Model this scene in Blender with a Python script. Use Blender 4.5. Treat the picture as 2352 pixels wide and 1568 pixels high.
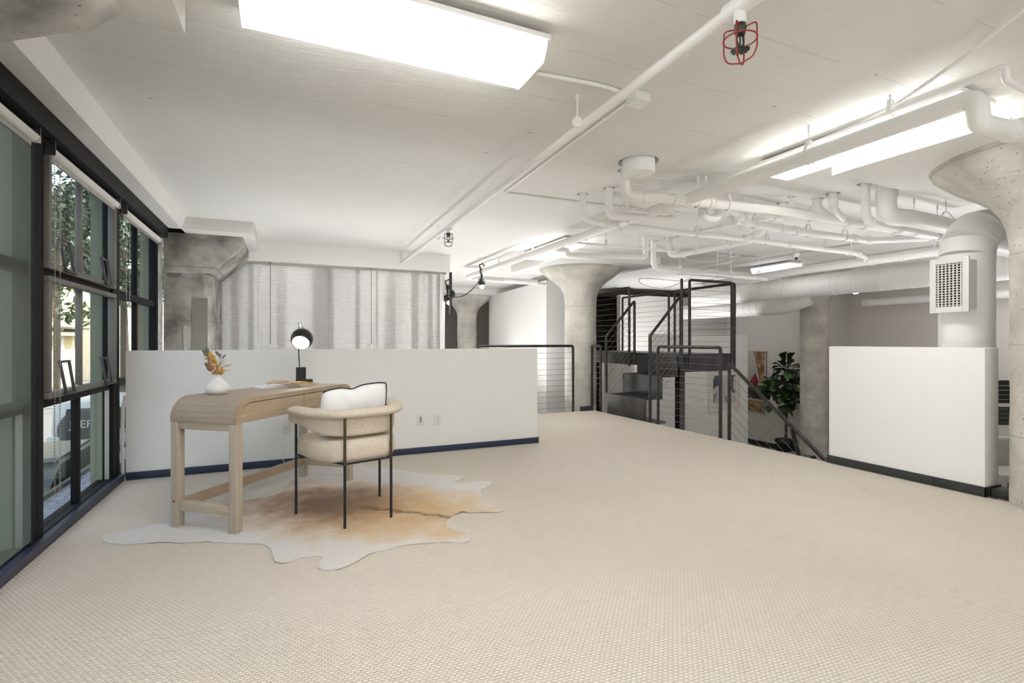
import bpy, bmesh, math, random
from mathutils import Vector, Matrix, Quaternion, noise
from mathutils.geometry import delaunay_2d_cdt
random.seed(7)
PI = math.pi
scn = bpy.context.scene
COL = scn.collection
for o in list(bpy.data.objects):
    bpy.data.objects.remove(o)

# ------------------------------------------------------------------ camera
EYE = 1.12
FPX = 1170.0
YAW = math.radians(24.2)
cam_d = bpy.data.cameras.new('camera')
cam = bpy.data.objects.new('camera', cam_d)
COL.objects.link(cam)
cam.location = (0, 0, EYE)
cam.rotation_euler = (PI/2, 0, -YAW)
cam_d.sensor_width = 36
cam_d.lens = FPX/2352*36
cam_d.clip_start = 0.05
cam_d.clip_end = 300
scn.camera = cam
SN, CS = math.sin(YAW), math.cos(YAW)

# ------------------------------------------------------------------ world, sun, exposure
w = bpy.data.worlds.new('sky'); scn.world = w
w.use_nodes = True
nt = w.node_tree; nt.nodes.clear()
out = nt.nodes.new('ShaderNodeOutputWorld'); bg = nt.nodes.new('ShaderNodeBackground')
sky = nt.nodes.new('ShaderNodeTexSky'); sky.sky_type = 'NISHITA'
sky.sun_disc = False; sky.sun_elevation = math.radians(48); sky.sun_rotation = math.radians(100)
sky.air_density = 1.2; sky.dust_density = 3.0; sky.ozone_density = 1.5
hz = nt.nodes.new('ShaderNodeMixRGB'); hz.inputs[0].default_value = .55; hz.inputs[2].default_value = (1.55, 1.62, 1.75, 1)
nt.links.new(sky.outputs[0], hz.inputs[1]); nt.links.new(hz.outputs[0], bg.inputs[0]); bg.inputs[1].default_value = 0.60
nt.links.new(bg.outputs[0], out.inputs[0])
sun_d = bpy.data.lights.new('sun', 'SUN'); sun = bpy.data.objects.new('sun', sun_d); COL.objects.link(sun)
sun_d.energy = 9.0; sun_d.angle = math.radians(0.6); sun_d.color = (1.0, 0.95, 0.86)
sun.rotation_euler = Vector((-0.75, -0.30, -0.80)).to_track_quat('-Z', 'Y').to_euler()
scn.view_settings.view_transform = 'Standard'
scn.view_settings.look = 'None'
scn.view_settings.gamma = 1.0
scn.view_settings.exposure = 0.70
scn.view_settings.use_curve_mapping = False
scn.cycles.use_denoising = True
scn.cycles.use_adaptive_sampling = False
scn.cycles.max_bounces = 10
scn.cycles.diffuse_bounces = 6
scn.cycles.transparent_max_bounces = 24
scn.cycles.caustics_reflective = False
scn.cycles.caustics_refractive = False
scn.cycles.sample_clamp_indirect = 6.0
LENS_POWER = 9.5
BULB_POWER = 30.0
FILL_POWER = 55.0

# ------------------------------------------------------------------ helpers
def ray(px, py):
    u = (px-1176)/FPX; v = (784-py)/FPX
    return Vector((SN+u*CS, CS-u*SN, v))
def pz(px, py, z):                      # the point of a pixel's ray at height z
    r = ray(px, py); t = (z-EYE)/r.z
    return Vector((r.x*t, r.y*t, z))
def pY(px, py, Y):
    r = ray(px, py); t = Y/r.y
    return Vector((r.x*t, Y, EYE+r.z*t))
def pX(px, py, X):
    r = ray(px, py); t = X/r.x
    return Vector((X, r.y*t, EYE+r.z*t))
def pT(px, py, t):
    r = ray(px, py)
    return Vector((r.x*t, r.y*t, EYE+r.z*t))

MATS = {}
def mat(name, color, rough=0.6, metal=0.0, bump=None, noise_mix=None, emit=None, spec=0.5):
    """bump=(scale,strength,dist) ; noise_mix=(color2, scale, lo, hi[,detail])"""
    m = bpy.data.materials.new(name); m.use_nodes = True
    nt = m.node_tree; b = nt.nodes['Principled BSDF']
    b.inputs['Base Color'].default_value = (*color, 1)
    b.inputs['Roughness'].default_value = rough
    b.inputs['Metallic'].default_value = metal
    b.inputs['Specular IOR Level'].default_value = spec
    tc = nt.nodes.new('ShaderNodeTexCoord')
    if noise_mix:
        c2, sc, lo, hi = noise_mix[:4]
        n = nt.nodes.new('ShaderNodeTexNoise'); n.inputs['Scale'].default_value = sc; n.inputs['Detail'].default_value = 8
        cr = nt.nodes.new('ShaderNodeValToRGB')
        cr.color_ramp.elements[0].position = lo; cr.color_ramp.elements[1].position = hi
        cr.color_ramp.elements[0].color = (*color, 1); cr.color_ramp.elements[1].color = (*c2, 1)
        nt.links.new(tc.outputs['Object'], n.inputs['Vector'])
        nt.links.new(n.outputs['Fac'], cr.inputs['Fac']); nt.links.new(cr.outputs['Color'], b.inputs['Base Color'])
    if bump:
        n2 = nt.nodes.new('ShaderNodeTexNoise'); n2.inputs['Scale'].default_value = bump[0]; n2.inputs['Detail'].default_value = 6
        bp = nt.nodes.new('ShaderNodeBump'); bp.inputs['Strength'].default_value = bump[1]; bp.inputs['Distance'].default_value = bump[2]
        nt.links.new(tc.outputs['Object'], n2.inputs['Vector'])
        nt.links.new(n2.outputs['Fac'], bp.inputs['Height']); nt.links.new(bp.outputs['Normal'], b.inputs['Normal'])
    if emit:
        b.inputs['Emission Color'].default_value = (*emit[0], 1); b.inputs['Emission Strength'].default_value = emit[1]
    MATS[name] = m
    return m

class MB:
    def __init__(s): s.v = []; s.f = []
    def add(s, vs, fs):
        o = len(s.v); s.v += [Vector(v) for v in vs]; s.f += [tuple(i+o for i in f) for f in fs]; return s
    def box(s, x0, x1, y0, y1, z0, z1):
        vs = [(x, y, z) for z in (z0, z1) for x, y in ((x0, y0), (x1, y0), (x1, y1), (x0, y1))]
        return s.add(vs, [(3, 2, 1, 0), (4, 5, 6, 7), (0, 1, 5, 4), (1, 2, 6, 5), (2, 3, 7, 6), (3, 0, 4, 7)])
    def beam(s, a, b, wd, ht, up=(0, 0, 1)):
        a = Vector(a); b = Vector(b); d = (b-a).normalized(); up = Vector(up)
        sd = d.cross(up).normalized(); u = sd.cross(d)
        vs = [p+sd*i*wd/2+u*j*ht/2 for p in (a, b) for i, j in ((-1, -1), (1, -1), (1, 1), (-1, 1))]
        return s.add(vs, [(0, 1, 2, 3), (7, 6, 5, 4), (0, 4, 5, 1), (1, 5, 6, 2), (2, 6, 7, 3), (3, 7, 4, 0)])
    def prism(s, pts, ax, a, b):
        """2D outline extruded along axis ax ('x','y','z') from a to b"""
        n = len(pts)
        def P(p, h): return {'z': (p[0], p[1], h), 'y': (p[0], h, p[1]), 'x': (h, p[0], p[1])}[ax]
        vs = [P(p, a) for p in pts]+[P(p, b) for p in pts]
        fs = [tuple(range(n)), tuple(range(2*n-1, n-1, -1))]+[(i, i+n, (i+1) % n+n, (i+1) % n) for i in range(n)]
        return s.add(vs, fs)
    def tube(s, pts, r, seg=12, caps=True, closed=False):
        pts = [Vector(p) for p in pts]; n = len(pts)
        rs = r if isinstance(r, (list, tuple)) else [r]*n
        tang = []
        for i in range(n):
            if closed: t = pts[(i+1) % n]-pts[i-1]
            else: t = pts[min(i+1, n-1)]-pts[max(i-1, 0)]
            tang.append(t.normalized())
        u = tang[0].orthogonal().normalized(); vs = []
        for i in range(n):
            u = (u-tang[i]*u.dot(tang[i])).normalized(); w_ = tang[i].cross(u)
            for k in range(seg):
                a = 2*PI*k/seg; vs.append(pts[i]+(u*math.cos(a)+w_*math.sin(a))*rs[i])
        fs = []
        for i in range(n if closed else n-1):
            j = (i+1) % n
            for k in range(seg):
                l = (k+1) % seg; fs.append((i*seg+k, i*seg+l, j*seg+l, j*seg+k))
        if caps and not closed:
            fs += [tuple(range(seg-1, -1, -1)), tuple((n-1)*seg+k for k in range(seg))]
        return s.add(vs, fs)
    def lathe(s, prof, c=(0, 0, 0), seg=32, axis='z'):
        """prof = [(z, r)...]; open ends are capped when r>0"""
        c = Vector(c); vs = []; n = len(prof)
        for z, r in prof:
            for k in range(seg):
                a = 2*PI*k/seg; p = (r*math.cos(a), r*math.sin(a), z)
                if axis == 'x': p = (p[2], p[0], p[1])
                if axis == 'y': p = (p[0], p[2], p[1])
                vs.append(c+Vector(p))
        fs = [(i*seg+k, i*seg+(k+1) % seg, (i+1)*seg+(k+1) % seg, (i+1)*seg+k) for i in range(n-1) for k in range(seg)]
        fs += [tuple(range(seg-1, -1, -1)), tuple((n-1)*seg+k for k in range(seg))]
        return s.add(vs, fs)
    def sweep(s, path, prof, closed=False):
        """planar path (x,y) list; prof list of (n, z): n = offset to the left of travel"""
        n = len(path); m = len(prof); vs = []
        P = [Vector((p[0], p[1], 0)) for p in path]
        for i in range(n):
            t = (P[(i+1) % n]-P[i-1]) if closed else (P[min(i+1, n-1)]-P[max(i-1, 0)])
            t.normalize(); nn = Vector((-t.y, t.x, 0))
            for a, z in prof: vs.append(P[i]+nn*a+Vector((0, 0, z)))
        fs = [(i*m+k, i*m+(k+1) % m, ((i+1) % n)*m+(k+1) % m, ((i+1) % n)*m+k) for i in range(n if closed else n-1) for k in range(m)]
        if not closed: fs += [tuple(range(m-1, -1, -1)), tuple((n-1)*m+k for k in range(m))]
        return s.add(vs, fs)
    def ball(s, c, r, seg=16, rings=10, scale=(1, 1, 1)):
        c = Vector(c); vs = [c+Vector((0, 0, r*scale[2]))]
        for i in range(1, rings):
            p = PI*i/rings
            for k in range(seg):
                a = 2*PI*k/seg
                vs.append(c+Vector((r*math.sin(p)*math.cos(a)*scale[0], r*math.sin(p)*math.sin(a)*scale[1], r*math.cos(p)*scale[2])))
        vs.append(c-Vector((0, 0, r*scale[2]))); L = len(vs)-1
        fs = [(0, 1+k, 1+(k+1) % seg) for k in range(seg)]
        for i in range(rings-2):
            for k in range(seg):
                a = 1+i*seg+k; b = 1+i*seg+(k+1) % seg; fs.append((a, a+seg, b+seg, b))
        fs += [(L, 1+(rings-2)*seg+(k+1) % seg, 1+(rings-2)*seg+k) for k in range(seg)]
        return s.add(vs, fs)
    def build(s, name, m, parent=None, smooth=False, bevel=0, bseg=2, auto=None):
        off = Vector((0, 0, 0)); p = parent
        while p is not None:
            if not p.get('_local'): off += p.location
            p = p.parent
        local = parent is not None and rooted_local(parent)
        me = bpy.data.meshes.new(name)
        me.from_pydata([tuple(v if local else v-off) for v in s.v], [], s.f); me.validate()
        bm = bmesh.new(); bm.from_mesh(me); bmesh.ops.recalc_face_normals(bm, faces=bm.faces)
        if bevel:
            es = [e for e in bm.edges if len(e.link_faces) == 2 and e.calc_face_angle(0) > 0.6]
            bmesh.ops.bevel(bm, geom=es, offset=bevel, segments=bseg, profile=0.5, affect='EDGES', clamp_overlap=True)
        bm.to_mesh(me); bm.free()
        if smooth or bevel:
            for q in me.polygons: q.use_smooth = True
            try: me.set_sharp_from_angle(angle=math.radians(auto or 40))
            except Exception: pass
        me.materials.append(m)
        o = bpy.data.objects.new(name, me); COL.objects.link(o)
        if parent is not None: o.parent = parent
        return o
def rooted_local(p):
    while p.parent is not None: p = p.parent
    return bool(p.get('_local'))
def tag(o, label, cat=None, group=None, kind=None):
    if label: o['label'] = label
    if cat: o['category'] = cat
    if group: o['group'] = group
    if kind: o['kind'] = kind
    return o
def thing(name, label, cat, loc=(0, 0, 0), rotz=None, group=None):
    o = bpy.data.objects.new(name, None); COL.objects.link(o); o.location = loc; o.empty_display_size = .1
    if rotz is not None: o.rotation_euler = (0, 0, rotz); o['_local'] = 1
    return tag(o, label, cat, group)
def struct(o, label=None):
    o['kind'] = 'structure'
    if label: o['label'] = label
    return o
def fillet(pts, r, n=6):
    pts = [Vector(p) for p in pts]; res = [pts[0]]
    for i in range(1, len(pts)-1):
        a, b, c = pts[i-1], pts[i], pts[i+1]
        d1 = (a-b); d2 = (c-b); l = min(r, d1.length*.49, d2.length*.49)
        p = b+d1.normalized()*l; q = b+d2.normalized()*l
        for k in range(n+1):
            t = k/n; res.append(p*(1-t)**2+b*2*t*(1-t)+q*t*t)
    res.append(pts[-1]); return res
def rrect(x0, x1, y0, y1, r, n=5):
    pts = []
    for cx, cy, a0 in ((x1-r, y1-r, 0), (x0+r, y1-r, PI/2), (x0+r, y0+r, PI), (x1-r, y0+r, 1.5*PI)):
        for k in range(n+1):
            a = a0+PI/2*k/n; pts.append((cx+r*math.cos(a), cy+r*math.sin(a)))
    return pts
def circ(r, seg=10, cx=0, cy=0, sx=1, sy=1):
    return [(cx+r*sx*math.cos(2*PI*k/seg), cy+r*sy*math.sin(2*PI*k/seg)) for k in range(seg)]

# ------------------------------------------------------------------ materials
M = MATS
mat('white_wall', (.83, .82, .80), .75, bump=(90, .08, .002))
mat('white_paint', (.82, .81, .79), .5, bump=(30, .05, .002))
mat('pipe_white', (.88, .875, .855), .4, bump=(14, .06, .003))
mat('taupe_wall', (.62, .59, .555), .8)
mat('grey_wall', (.62, .61, .59), .8)
mat('black_frame', (.011, .011, .012), .6, spec=.12)
mat('black_matte', (.012, .012, .013), .55)
mat('charcoal', (.035, .036, .035), .5)
mat('navy_rubber', (.022, .030, .062), .45)
mat('black_rubber', (.028, .030, .028), .45)
mat('alu', (.42, .40, .37), .4, metal=.75)
mat('chrome', (.75, .74, .72), .2, metal=1)
mat('steel_dark', (.065, .062, .058), .36, metal=.8, noise_mix=((.035, .034, .032), 14, .35, .7))
mat('steel_black', (.018, .017, .016), .42, metal=.2, noise_mix=((.055, .05, .045), 5, .45, .75))
mat('cable_steel', (.20, .195, .185), .35, metal=.9)
mat('lens', (.9, .88, .82), .4, emit=((1.0, .985, .965), LENS_POWER))
mat('bulb', (1, .95, .85), .4, emit=((1.0, .86, .62), BULB_POWER))
mat('screen_white', (.62, .61, .58), .7)
mat('red_wire', (.30, .02, .015), .45)
mat('brass_dark', (.06, .065, .055), .4, metal=.6)
mat('grey_wire', (.12, .12, .12), .4, metal=.5)
mat('ceramic_white', (.78, .78, .77), .42)
mat('page', (.74, .72, .74), .7)
mat('book_edge', (.55, .42, .26), .8)
mat('bead_wood', (.62, .47, .35), .6)
mat('tassel', (.62, .42, .18), .85, bump=(300, .4, .003))
mat('plastic_white', (.76, .75, .73), .35)
mat('dark_slot', (.03, .03, .03), .6)
mat('red_slot', (.35, .05, .04), .5)
mat('pillow_white', (.80, .80, .80), .9, bump=(9, .35, .02))
mat('piping_black', (.012, .012, .012), .8)
mat('rod_black', (.016, .018, .024), .4, metal=.3)
mat('rod_bronze', (.10, .075, .04), .4, metal=.7)
mat('leaf_dark', (.018, .035, .014), .35, noise_mix=((.03, .06, .018), 4, .4, .7))
mat('leaf_light', (.10, .18, .045), .4)
mat('bark', (.11, .08, .055), .9, bump=(60, .5, .004))
mat('pot_black', (.008, .008, .008), .5)
mat('dry_grey', (.23, .20, .15), .8)
mat('dry_orange', (.62, .34, .10), .8, noise_mix=((.75, .45, .14), 40, .4, .6))
mat('dry_rust', (.34, .17, .09), .8, noise_mix=((.42, .25, .16), 30, .4, .6))
mat('dry_white', (.72, .66, .60), .8)
mat('tree_leaf', (.020, .035, .022), .6, noise_mix=((.05, .09, .03), 1.2, .45, .65))
mat('tree_leaf_light', (.10, .17, .05), .6, noise_mix=((.03, .06, .03), .9, .4, .6))
mat('asphalt', (.16, .17, .18), .9)
mat('cream_stucco', (.74, .62, .36), .9)
mat('cream_trim', (.80, .76, .66), .9)
mat('roof_tile', (.34, .30, .20), .9)
mat('roof_dark', (.10, .09, .07), .8)
mat('white_stucco', (.85, .82, .76), .9)
mat('car_white', (.62, .64, .65), .3)
mat('car_dark', (.05, .06, .06), .25)
mat('car_glass', (.05, .06, .055), .08)
mat('tire', (.07, .075, .07), .8)
mat('fin_olive', (.26, .29, .22), .8, bump=(60, .2, .003))
mat('art_mat', (.70, .655, .60), .8)
mat('dark_brown', (.035, .028, .022), .7, noise_mix=((.09, .07, .055), 3, .4, .7))
mat('brick_far', (.10, .085, .07), .9)
mat('sofa_grey', (.40, .38, .35), .9)

def glass(name, tint, gloss=.10, transp=.9):
    m = bpy.data.materials.new(name); m.use_nodes = True; nt = m.node_tree; nt.nodes.clear()
    o = nt.nodes.new('ShaderNodeOutputMaterial'); mix = nt.nodes.new('ShaderNodeMixShader')
    t = nt.nodes.new('ShaderNodeBsdfTransparent'); t.inputs[0].default_value = (*tint, 1)
    g = nt.nodes.new('ShaderNodeBsdfGlossy'); g.inputs['Roughness'].default_value = .03; g.inputs[0].default_value = (.8, .85, .8, 1)
    lw = nt.nodes.new('ShaderNodeLayerWeight'); lw.inputs[0].default_value = .25
    mp = nt.nodes.new('ShaderNodeMath'); mp.operation = 'MULTIPLY_ADD'; mp.inputs[1].default_value = .16; mp.inputs[2].default_value = gloss*.2
    nt.links.new(lw.outputs['Fresnel'], mp.inputs[0]); nt.links.new(mp.outputs[0], mix.inputs[0])
    nt.links.new(t.outputs[0], mix.inputs[1]); nt.links.new(g.outputs[0], mix.inputs[2]); nt.links.new(mix.outputs[0], o.inputs[0])
    MATS[name] = m
glass('window_glass', (.86, .87, .84), .06)
def mesh_fabric(name, col, alpha):
    m = bpy.data.materials.new(name); m.use_nodes = True; nt = m.node_tree; nt.nodes.clear()
    o = nt.nodes.new('ShaderNodeOutputMaterial'); mix = nt.nodes.new('ShaderNodeMixShader'); mix.inputs[0].default_value = alpha
    t = nt.nodes.new('ShaderNodeBsdfTransparent'); a = nt.nodes.new('ShaderNodeMixShader'); a.inputs[0].default_value = .5
    d = nt.nodes.new('ShaderNodeBsdfDiffuse'); d.inputs[0].default_value = (*col, 1)
    tr = nt.nodes.new('ShaderNodeBsdfTranslucent'); tr.inputs[0].default_value = (*col, 1)
    nt.links.new(d.outputs[0], a.inputs[1]); nt.links.new(tr.outputs[0], a.inputs[2])
    nt.links.new(t.outputs[0], mix.inputs[1]); nt.links.new(a.outputs[0], mix.inputs[2]); nt.links.new(mix.outputs[0], o.inputs[0])
    MATS[name] = m
mesh_fabric('sheer_screen', (.24, .26, .22), .36)
def poly_mat():
    m = bpy.data.materials.new('polycarbonate'); m.use_nodes = True; nt = m.node_tree; nt.nodes.clear()
    L = nt.links.new
    o = nt.nodes.new('ShaderNodeOutputMaterial'); mix = nt.nodes.new('ShaderNodeMixShader')
    tc = nt.nodes.new('ShaderNodeTexCoord'); sx = nt.nodes.new('ShaderNodeSeparateXYZ'); L(tc.outputs['Object'], sx.inputs[0])
    k = nt.nodes.new('ShaderNodeMath'); k.operation = 'MULTIPLY'; k.inputs[1].default_value = 2*PI/.024; L(sx.outputs['Z'], k.inputs[0])
    s = nt.nodes.new('ShaderNodeMath'); s.operation = 'SINE'; L(k.outputs[0], s.inputs[0])
    bp = nt.nodes.new('ShaderNodeBump'); bp.inputs['Strength'].default_value = .8; bp.inputs['Distance'].default_value = .004; L(s.outputs[0], bp.inputs['Height'])
    rf = nt.nodes.new('ShaderNodeBsdfRefraction'); rf.inputs['Roughness'].default_value = .14; rf.inputs['IOR'].default_value = 1.12; rf.inputs[0].default_value = (.93, .93, .92, 1)
    L(bp.outputs[0], rf.inputs['Normal'])
    d = nt.nodes.new('ShaderNodeBsdfDiffuse'); d.inputs[0].default_value = (.88, .88, .87, 1); L(bp.outputs[0], d.inputs['Normal'])
    tl = nt.nodes.new('ShaderNodeBsdfTranslucent'); tl.inputs[0].default_value = (.92, .92, .91, 1)
    m2 = nt.nodes.new('ShaderNodeMixShader'); m2.inputs[0].default_value = .45; L(d.outputs[0], m2.inputs[1]); L(tl.outputs[0], m2.inputs[2])
    gl = nt.nodes.new('ShaderNodeBsdfGlossy'); gl.inputs['Roughness'].default_value = .25; L(bp.outputs[0], gl.inputs['Normal'])
    m3 = nt.nodes.new('ShaderNodeMixShader'); m3.inputs[0].default_value = .12; L(m2.outputs[0], m3.inputs[1]); L(gl.outputs[0], m3.inputs[2])
    mix.inputs[0].default_value = .55; L(rf.outputs[0], mix.inputs[1]); L(m3.outputs[0], mix.inputs[2]); L(mix.outputs[0], o.inputs[0])
    MATS['polycarbonate'] = m
poly_mat()

def concrete(name, base, dark, rough_scale, strength):
    m = mat(name, base, .85)
    nt = m.node_tree; b = nt.nodes['Principled BSDF']; L = nt.links.new
    tc = nt.nodes.new('ShaderNodeTexCoord')
    n1 = nt.nodes.new('ShaderNodeTexNoise'); n1.inputs['Scale'].default_value = 3.5; n1.inputs['Detail'].default_value = 9; L(tc.outputs['Object'], n1.inputs[0])
    c1 = nt.nodes.new('ShaderNodeValToRGB'); c1.color_ramp.elements[0].position = .32; c1.color_ramp.elements[1].position = .66
    c1.color_ramp.elements[0].color = (*dark, 1); c1.color_ramp.elements[1].color = (*base, 1); L(n1.outputs['Fac'], c1.inputs[0])
    v = nt.nodes.new('ShaderNodeTexVoronoi'); v.inputs['Scale'].default_value = 24; L(tc.outputs['Object'], v.inputs['Vector'])
    pit = nt.nodes.new('ShaderNodeValToRGB'); pit.color_ramp.elements[0].position = .07; pit.color_ramp.elements[1].position = .13
    pit.color_ramp.elements[0].color = (.35, .35, .35, 1); pit.color_ramp.elements[1].color = (1, 1, 1, 1); L(v.outputs['Distance'], pit.inputs[0])
    mx = nt.nodes.new('ShaderNodeMixRGB'); mx.blend_type = 'MULTIPLY'; mx.inputs[0].default_value = .7; L(c1.outputs[0], mx.inputs[1]); L(pit.outputs[0], mx.inputs[2])
    # form joints: thin rings every 0.62 m of height
    sx = nt.nodes.new('ShaderNodeSeparateXYZ'); L(tc.outputs['Object'], sx.inputs[0])
    ad = nt.nodes.new('ShaderNodeMath'); ad.operation = 'ADD'; ad.inputs[1].default_value = 10.07; L(sx.outputs['Z'], ad.inputs[0])
    md = nt.nodes.new('ShaderNodeMath'); md.operation = 'MODULO'; md.inputs[1].default_value = .62; L(ad.outputs[0], md.inputs[0])
    lt = nt.nodes.new('ShaderNodeMath'); lt.operation = 'LESS_THAN'; lt.inputs[1].default_value = .012; L(md.outputs[0], lt.inputs[0])
    mj = nt.nodes.new('ShaderNodeMixRGB'); mj.blend_type = 'MIX'; mj.inputs[2].default_value = (dark[0]*.8, dark[1]*.8, dark[2]*.8, 1)
    hf = nt.nodes.new('ShaderNodeMath'); hf.operation = 'MULTIPLY'; hf.inputs[1].default_value = .55; L(lt.outputs[0], hf.inputs[0])
    L(hf.outputs[0], mj.inputs[0]); L(mx.outputs[0], mj.inputs[1]); L(mj.outputs[0], b.inputs['Base Color'])
    n2 = nt.nodes.new('ShaderNodeTexNoise'); n2.inputs['Scale'].default_value = rough_scale; n2.inputs['Detail'].default_value = 8; L(tc.outputs['Object'], n2.inputs[0])
    sm = nt.nodes.new('ShaderNodeMath'); sm.operation = 'ADD'; L(n2.outputs['Fac'], sm.inputs[0])
    ps = nt.nodes.new('ShaderNodeMath'); ps.operation = 'MULTIPLY'; ps.inputs[1].default_value = .5; L(pit.outputs[0], ps.inputs[0]); L(ps.outputs[0], sm.inputs[1])
    bp = nt.nodes.new('ShaderNodeBump'); bp.inputs['Strength'].default_value = strength; bp.inputs['Distance'].default_value = .012
    L(sm.outputs[0], bp.inputs['Height']); L(bp.outputs[0], b.inputs['Normal'])
concrete('concrete_round', (.64, .615, .56), (.43, .41, .37), 26, 1.0)
concrete('concrete_grey', (.50, .485, .445), (.17, .163, .15), 9, .8)

def ceiling_mat():
    m = mat('ceiling_paint', (.74, .735, .71), .7); nt = m.node_tree; b = nt.nodes['Principled BSDF']; L = nt.links.new
    tc = nt.nodes.new('ShaderNodeTexCoord'); sx = nt.nodes.new('ShaderNodeSeparateXYZ'); L(tc.outputs['Object'], sx.inputs[0])
    nz = nt.nodes.new('ShaderNodeTexNoise'); nz.inputs['Scale'].default_value = 1.3; nz.inputs['Detail'].default_value = 3; L(tc.outputs['Object'], nz.inputs[0])
    wob = nt.nodes.new('ShaderNodeMath'); wob.operation = 'MULTIPLY_ADD'; wob.inputs[1].default_value = .03; L(nz.outputs['Fac'], wob.inputs[0]); 
    ad = nt.nodes.new('ShaderNodeMath'); ad.operation = 'ADD'; ad.inputs[1].default_value = 10.31; L(sx.outputs['Y'], ad.inputs[0]); L(ad.outputs[0], wob.inputs[2])
    md = nt.nodes.new('ShaderNodeMath'); md.operation = 'MODULO'; md.inputs[1].default_value = .46; L(wob.outputs[0], md.inputs[0])
    lt = nt.nodes.new('ShaderNodeMath'); lt.operation = 'LESS_THAN'; lt.inputs[1].default_value = .008; L(md.outputs[0], lt.inputs[0])
    mp = nt.nodes.new('ShaderNodeMapping'); mp.inputs['Scale'].default_value = (3.0, 22, 1); L(tc.outputs['Object'], mp.inputs[0])
    n2 = nt.nodes.new('ShaderNodeTexNoise'); n2.inputs['Scale'].default_value = 1.0; n2.inputs['Detail'].default_value = 7; L(mp.outputs[0], n2.inputs[0])
    br = nt.nodes.new('ShaderNodeMath'); br.operation = 'GREATER_THAN'; br.inputs[1].default_value = .50; L(n2.outputs['Fac'], br.inputs[0])
    ln = nt.nodes.new('ShaderNodeMath'); ln.operation = 'MULTIPLY'; L(lt.outputs[0], ln.inputs[0]); L(br.outputs[0], ln.inputs[1])
    # sparse dark chips on the joints
    n3 = nt.nodes.new('ShaderNodeTexNoise'); n3.inputs['Scale'].default_value = 11; n3.inputs['Detail'].default_value = 5; L(tc.outputs['Object'], n3.inputs[0])
    ch = nt.nodes.new('ShaderNodeMath'); ch.operation = 'GREATER_THAN'; ch.inputs[1].default_value = .67; L(n3.outputs['Fac'], ch.inputs[0])
    dk = nt.nodes.new('ShaderNodeMath'); dk.operation = 'MULTIPLY'; L(lt.outputs[0], dk.inputs[0]); L(ch.outputs[0], dk.inputs[1])
    mx = nt.nodes.new('ShaderNodeMixRGB'); mx.inputs[1].default_value = (.74, .735, .71, 1); mx.inputs[2].default_value = (.24, .235, .22, 1); L(dk.outputs[0], mx.inputs[0])
    ms = nt.nodes.new('ShaderNodeMixRGB'); ms.inputs[2].default_value = (.60, .595, .57, 1); L(mx.outputs[0], ms.inputs[1])
    lf2 = nt.nodes.new('ShaderNodeMath'); lf2.operation = 'MULTIPLY'; lf2.inputs[1].default_value = .6; L(ln.outputs[0], lf2.inputs[0]); L(lf2.outputs[0], ms.inputs[0]); L(ms.outputs[0], b.inputs['Base Color'])
    mp4 = nt.nodes.new('ShaderNodeMapping'); mp4.inputs['Scale'].default_value = (1.2, 6, 1); L(tc.outputs['Object'], mp4.inputs[0])
    n4 = nt.nodes.new('ShaderNodeTexNoise'); n4.inputs['Scale'].default_value = 3; n4.inputs['Detail'].default_value = 10; n4.inputs['Roughness'].default_value = .65; L(mp4.outputs[0], n4.inputs[0])
    h = nt.nodes.new('ShaderNodeMath'); h.operation = 'MULTIPLY_ADD'; h.inputs[1].default_value = -.5; L(ln.outputs[0], h.inputs[0]); L(n4.outputs['Fac'], h.inputs[2])
    bp = nt.nodes.new('ShaderNodeBump'); bp.inputs['Strength'].default_value = .5; bp.inputs['Distance'].default_value = .015; L(h.outputs[0], bp.inputs['Height']); L(bp.outputs[0], b.inputs['Normal'])
ceiling_mat()

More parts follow.
